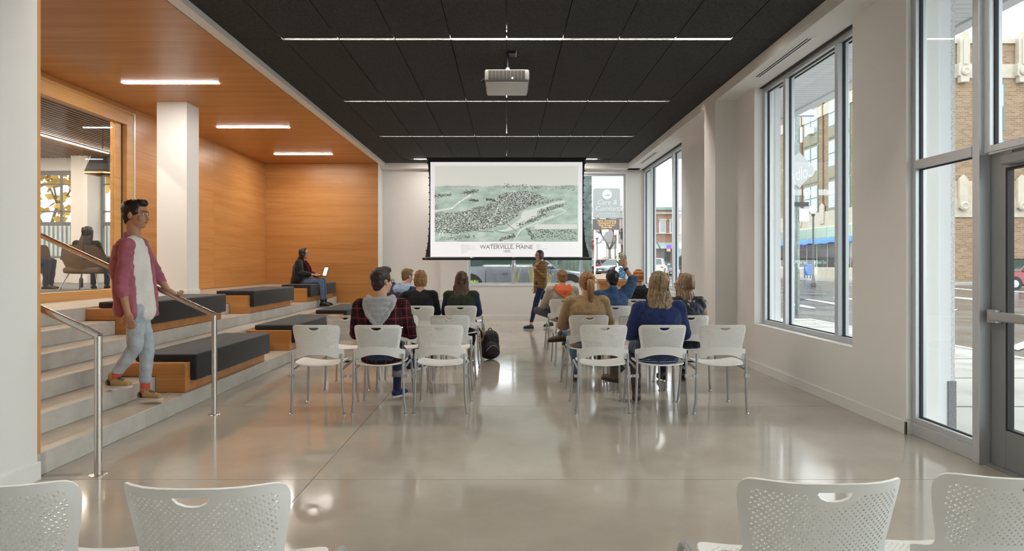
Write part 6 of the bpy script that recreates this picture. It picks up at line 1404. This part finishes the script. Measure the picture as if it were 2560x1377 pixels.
# --- girl on the bench with laptop
GX, GY, GZ = -4.415, 12.72, 0.452
J = seated(0.93, 0.16, R(8)); J['anL'] = V((-0.09, 0.46, 0.105)); J['anR'] = V((0.10, 0.47, 0.105)); J['toeL'] = V((-0.11, 0.60, 0.035)); J['toeR'] = V((0.14, 0.61, 0.035)); J['knL'] = V((-0.08, 0.42, 0.555)); J['knR'] = V((0.08, 0.43, 0.555)); J['elR'] = V((0.215, 0.05, 0.72)); J['elL'] = V((-0.2, 0.05, 0.72)); J['wrR'] = V((0.09, 0.27, 0.69)); J['wrL'] = V((-0.07, 0.30, 0.69))
PON = cloth('black_wool_poncho', (0.020, 0.019, 0.018), 0.35, 40)
def poncho(t, J, P):
    for n, s in (('L', -1), ('R', 1)): t.cap(J['sh' + n] + V((0, 0, -.01)), V((s * 0.19, -0.02, 0.62)), 0.075, 0.10, 14); t.cap(J['el' + n], J['el' + n].lerp(J['wr' + n], .55), 0.078, 0.055)
    t.cap(J['chest'], J['pelvis'] + V((0, -0.05, -0.04)), 0.15, 0.145, 16)
b, part, P, M = person('girl with long dark hair and black poncho sitting on the bench with a laptop', J, (GX, GY, GZ), R(-90), (R(4), R(2), 0), SK_M, (hairm('black_brown_hair', (0.018, 0.012, 0.010)), 'long', {'len': 0.36, 'wid': 0.11, 'n': 32}), ('poncho', PON, 1.10, {'r': 1.2, 'len': 0.85, 'add': [poncho]}), ('jeans', cloth('blue_denim', (0.115, 0.165, 0.27), 0.2, 12), {'cuff': 0.044}), (BKL, DSO, {'shaft': 0.05, 'sr': 1.2}), fine=True, face=True, hs=0.98, hands={'R': (V((-0.3, 0.9, -0.2)), V((0, 0, 1)), 1, 0.5, 0.05, 0.9), 'L': (V((0.3, 0.9, -0.2)), V((0, 0, 1)), -1, 0.5, 0.05, 0.9)})
sc2 = MB()
for s in (-1, 1):
    pts = [J['neck'] + V((s * 0.05, 0.03, 0.03)), J['neck'] + V((s * 0.07, 0.10, -0.05)), J['chest'] + V((s * 0.06, 0.19, -0.02)), J['waist'] + V((s * 0.06, 0.22, 0.02)), V((s * 0.05, 0.30, 0.66))]
    for p, q in zip(pts, pts[1:]): sc2.cap(p, q, 0.030, 0.032, 10, 3)
part('scarf', fuse(sc2, 'scarf', bandmat('dark_red_plaid', (0.14, 0.012, 0.018), [('Z', 20, 0, .4, (0.02, 0.012, 0.015), .8), ('X', 22, 0, .35, (0.02, 0.012, 0.015), .7)]), 0.009, 3, 0.012, 0.04))
lp = thing('laptop', 'small laptop with bright screen on the lap of the girl', 'laptop', (GX + 0.34, GY, GZ + 0.64))
lp.rotation_euler = (0, 0, R(-90))
for mb_, nm, m_ in ((MB().box(-0.15, 0.15, -0.10, 0.11, 0.0, 0.014), 'base', BLACK), (MB().obox((0, 0.145, 0.105), (0.30, 0.010, 0.205), Matrix.Rotation(R(-16), 3, 'X')), 'lid', BLACK), (MB().obox((0, 0.138, 0.106), (0.275, 0.003, 0.18), Matrix.Rotation(R(-16), 3, 'X')), 'display', emat('laptop_display', (0.72, 0.85, 1.0), 0.85))): link(nm, mb_.mesh(nm, m_), lp, False)
lp.rotation_euler = (0, 0, R(-58)); lp.location = (GX + 0.36, GY - 0.0, GZ + 0.655)

# --- presenter walking before the screen
PY_ = 12.64; PX = 0.66; fa = R(118)       # local +Y turned towards the wall edge and the audience
def loc_of(px, py, Y, o, a):
    return Matrix.Rotation(-a, 3, 'Z') @ (at(px, py, Y) - V(o))
o_ = V((PX, PY_, 0)); L_ = lambda px, py, dy=0: loc_of(px, py, PY_ + dy, o_, fa)
J = dict(pelvis=L_(1351, 706), waist=L_(1352, 690), chest=L_(1351, 672), neck=L_(1350, 655), head=L_(1347.5, 639), hipL=L_(1347, 708, -0.07), hipR=L_(1356, 708, 0.07), knL=L_(1340, 757, -0.07), anL=L_(1327, 808, -0.06), toeL=L_(1313, 817, -0.10), knR=L_(1364, 757, 0.08), anR=L_(1376, 800, 0.10), toeR=L_(1366, 814, 0.06),
         shL=L_(1341, 664, -0.12), shR=L_(1362, 664, 0.13), elL=L_(1361, 694, -0.22), wrL=L_(1339, 676, -0.30), elR=L_(1345, 697, 0.22), wrR=L_(1338, 718, 0.12))
ax_ = V((1, 0, 0)); J['shL'] = J['neck'] + V((-0.165, 0.0, -0.05)); J['shR'] = J['neck'] + V((0.165, 0.0, -0.05)); J['hipL'] = J['pelvis'] + V((-0.08, 0, -0.01)); J['hipR'] = J['pelvis'] + V((0.08, 0, -0.01))
J['toeL'].z = 0.02; J['toeR'].z = 0.02; J['anL'].z = 0.085; J['anR'].z = 0.12
TWEED = bandmat('brown_tweed_check', (0.27, 0.165, 0.070), [('Z', 16, 0, .35, (0.15, 0.085, 0.035), .7), ('X', 14, 0, .3, (0.17, 0.10, 0.04), .5)])
b, part, P, M = person('woman presenter walking, brown checked jacket, navy trousers and flat shoes', J, o_, fa, (R(10), 0, 0), SK_L, (hairm('dark_bob_hair', (0.035, 0.020, 0.016)), 'bob', {'vol': 1.02}), [('blouse', cloth('white_blouse', (0.72, 0.71, 0.70), 0.05), 1.0, {'sleeves': False}), ('jacket', TWEED, 1.07, {'r': 1.1, 'lo': -0.04, 'wr': 0.014})], ('trousers', NAVYC, {'cuff': 0.040, 'len': 0.86}), (pmat('navy_patent', (0.03, 0.035, 0.07), 0.2), DSO, {'shaft': -0.02}), fine=True, face=True, hs=0.95, hands={'L': (V((0.25, 0.1, 0.9)), V((0, 1, 0.1)), -1, 0.6, 0.05, 0.9), 'R': (V((0, 0.1, -1)), V((-1, 0, 0)), 1, 0.4, 0.05, 0.9)})
glasses(part, P, BLACK)
cb_ = MB()
for s in (-1, 1): cb_.cap(J['neck'] + V((s * 0.055, -0.02, 0.035)), J['neck'] + V((s * 0.03, 0.095, -0.05)), 0.028, 0.020)
part('collar', fuse(cb_, 'collar', MATS['white_blouse'], 0.008, 2))

# --- man walking down the steps
WX, WY = -3.25, 5.16; o_ = V((WX, WY, 0)); fa = R(-90); L_ = lambda px, py, Y: loc_of(px, py, Y, o_, fa)
J = dict(pelvis=L_(343, 762, 5.16), waist=L_(337, 715, 5.16), chest=L_(333, 660, 5.16), neck=L_(336, 596, 5.16), head=L_(341, 537, 5.16), hipR=L_(340, 772, 5.09), hipL=L_(346, 772, 5.24), knR=L_(338, 868, 5.08), anR=L_(283, 950, 5.06), toeR=L_(312, 972, 5.05), knL=L_(368, 868, 5.25), anL=L_(362, 978, 5.24), toeL=L_(410, 1003, 5.22),
         shR=L_(318, 612, 4.98), shL=L_(352, 612, 5.35), elR=L_(303, 712, 4.95), wrR=L_(318, 778, 4.93), elL=L_(394, 690, 5.44), wrL=L_(420, 726, 5.43))
J['anR'].z = 0.41; J['toeR'].z = 0.335; J['anL'].z = 0.265; J['toeL'].z = 0.185
MAUV = cloth('mauve_cotton', (0.37, 0.125, 0.165), 0.18, 10)
rail_d = V((0, 0.91, -0.414))
b, part, P, M = person('man in open mauve shirt and pale jeans walking down the steps', J, o_, fa, (R(4), R(-3), 0), SK_M, (hairm('black_quiff_hair', (0.014, 0.011, 0.010)), 'fade', {'vol': 1.02}), [('t_shirt', cloth('white_tee', (0.74, 0.72, 0.69), 0.06, 8), 0.93, {'sleeves': False, 'lo': -0.03, 'wr': 0.008, 'add': [lambda t, J, P: [t.cap(J['chest'] + V((0, 0.055, 0.05)), J['pelvis'] + V((0, 0.038, -0.05)), 0.082, 0.116)]]})], ('jeans', JEANS, {'cuff': 0.050, 'len': 0.76, 'r': 0.96}), (pmat('tan_suede', (0.36, 0.25, 0.11), 0.8, var=0.1), RUB, {'laces': BLACK}), fine=True, face=True, sock=cloth('coral_sock', (0.55, 0.11, 0.07), 0.1), hs=1.03,
          hands={'L': (rail_d, V((0, 0.414, 0.91)), -1, 0.85, 0.06, 1.0), 'R': (V((0, 0.25, -1)), V((1, 0, 0)), 1, 0.35, 0.05, 1.0)})
ov = MB(); shm = (J['shL'] + J['shR']) / 2; X_, Y_ = V((1, 0, 0)), V((0, 1, 0))
ov.loft([(J['pelvis'] + V((0, -0.045, -0.09)), X_ * 0.185, Y_ * 0.105), (J['waist'] + V((0, -0.045, 0)), X_ * 0.175, Y_ * 0.105), (J['chest'] + V((0, -0.045, 0)), X_ * 0.185, Y_ * 0.115), (shm + V((0, -0.03, -0.01)), X_ * 0.185, Y_ * 0.095), (J['neck'] + V((0, -0.025, 0.005)), X_ * 0.085, Y_ * 0.075)], 24)
for n, s in (('L', -1), ('R', 1)):
    ov.ell(J['sh' + n], (0.062, 0.066, 0.062)); ov.cap(J['sh' + n], J['el' + n], 0.060, 0.052); ov.cap(J['el' + n], J['el' + n].lerp(J['wr' + n], 0.35), 0.052, 0.044)
    ov.cap(J['neck'] + V((s * 0.075, -0.02, 0.03)), J['neck'] + V((s * 0.06, 0.06, -0.05)), 0.026, 0.02)
    ov.cap(J['chest'] + V((s * 0.150, 0.055, 0.06)), J['pelvis'] + V((s * 0.155, 0.055, -0.08)), 0.036, 0.042)
part('open_shirt', fuse(ov, 'open_shirt', MAUV, 0.010, 3, 0.022, 0.06, dec=0.6))
for n in 'LR':
    a, b2 = J['an' + n], J['toe' + n]; f = V((b2.x - a.x, b2.y - a.y, 0)).normalized(); part('shoe_collar', MB().cap(a + V((0, 0, -0.035)) - f * 0.01, a + V((0, 0, -0.045)) + f * 0.055, 0.042, 0.036).mesh('shoe_collar', pmat('navy_suede', (0.02, 0.022, 0.05), 0.8) if 'navy_suede' not in MATS else MATS['navy_suede'], True))

# --- people in the lounge
def lounger(x, y, rz, label, **kw):
    J = seated(kw.pop('k', 0.90), 0.175, kw.pop('lean', 0.0))
    for q in ('pelvis', 'waist', 'chest', 'neck', 'head', 'shL', 'shR', 'elL', 'elR', 'hipL', 'hipR', 'wrL', 'wrR'): J[q] = J[q] - V((0, 0, 0.07))

    return person(label, J, (x, y, LZ - 0.02), rz, kw.pop('H', (0, 0, 0)), kw.pop('skin', SK_M), kw.pop('hair'), kw.pop('top'), ('trousers', DENIM), kw.pop('shoes', (BKL, RUB)), **kw)
lounger(-7.68, 10.83, R(8), 'woman with long dark hair in brown armchair behind the glass', hair=(MATS['black_brown_hair'], 'long', {'len': 0.34, 'wid': 0.13, 'n': 24}), top=('top', BLKC, 1.05))
lounger(-7.75, 12.35, R(180), 'dark-haired man facing the woman in the lounge behind the glass', hair=(MATS['black_hair'], 'crop'), top=('top', GREYT, 1.05), face=True, k=0.98)
lounger(-8.74, 10.65, R(-70), 'person in dark clothes half hidden behind the wood wall edge in lounge', hair=(MATS['dark_brown_hair'], 'crop'), top=('top', BLKC, 1.05), shoes=(BKL, RUB))

# ================================================================== BACKPACKS
def backpack(x, y, rz, label):
    t = thing('backpack', label, 'backpack', (x, y, 0), rz)
    m_ = pmat('black_nylon', (0.018, 0.018, 0.022), 0.6, bump=0.3, bscale=30) if 'black_nylon' not in MATS else MATS['black_nylon']
    k = MB(); k.cap((0, 0, 0.10), (0, 0.0, 0.34), 0.10, 0.085, 14, 4, 1.5, (1, 0, 0)); k.ell((0, -0.09, 0.16), (0.11, 0.06, 0.10)); link('bag', fuse(k, 'bag', m_, 0.011, 4, 0.02, 0.07), t, False)
    for s in (-1, 1): link('strap', MB().tube(bend((s * 0.07, 0.09, 0.40), (s * 0.13, 0.20, 0.22), (s * 0.09, 0.10, 0.04), 8), 0.014, 8).mesh('strap', m_, True), t, False)
    link('handle', MB().tube(bend((-0.03, 0, 0.425), (0, 0, 0.48), (0.03, 0, 0.425), 6), 0.008, 6).mesh('handle', m_, True), t, False)
    link('zip', MB().tube(bend((-0.10, -0.125, 0.14), (0, -0.16, 0.30), (0.10, -0.125, 0.14), 8), 0.004, 5).mesh('zip', SILVER, True), t, False)
backpack(-0.24, 8.52, R(20), 'black backpack on the floor by the tan-booted woman')
# lanyard-like bag strap on the floor is left with the backpack
bpy.data.scenes.remove(TMP)
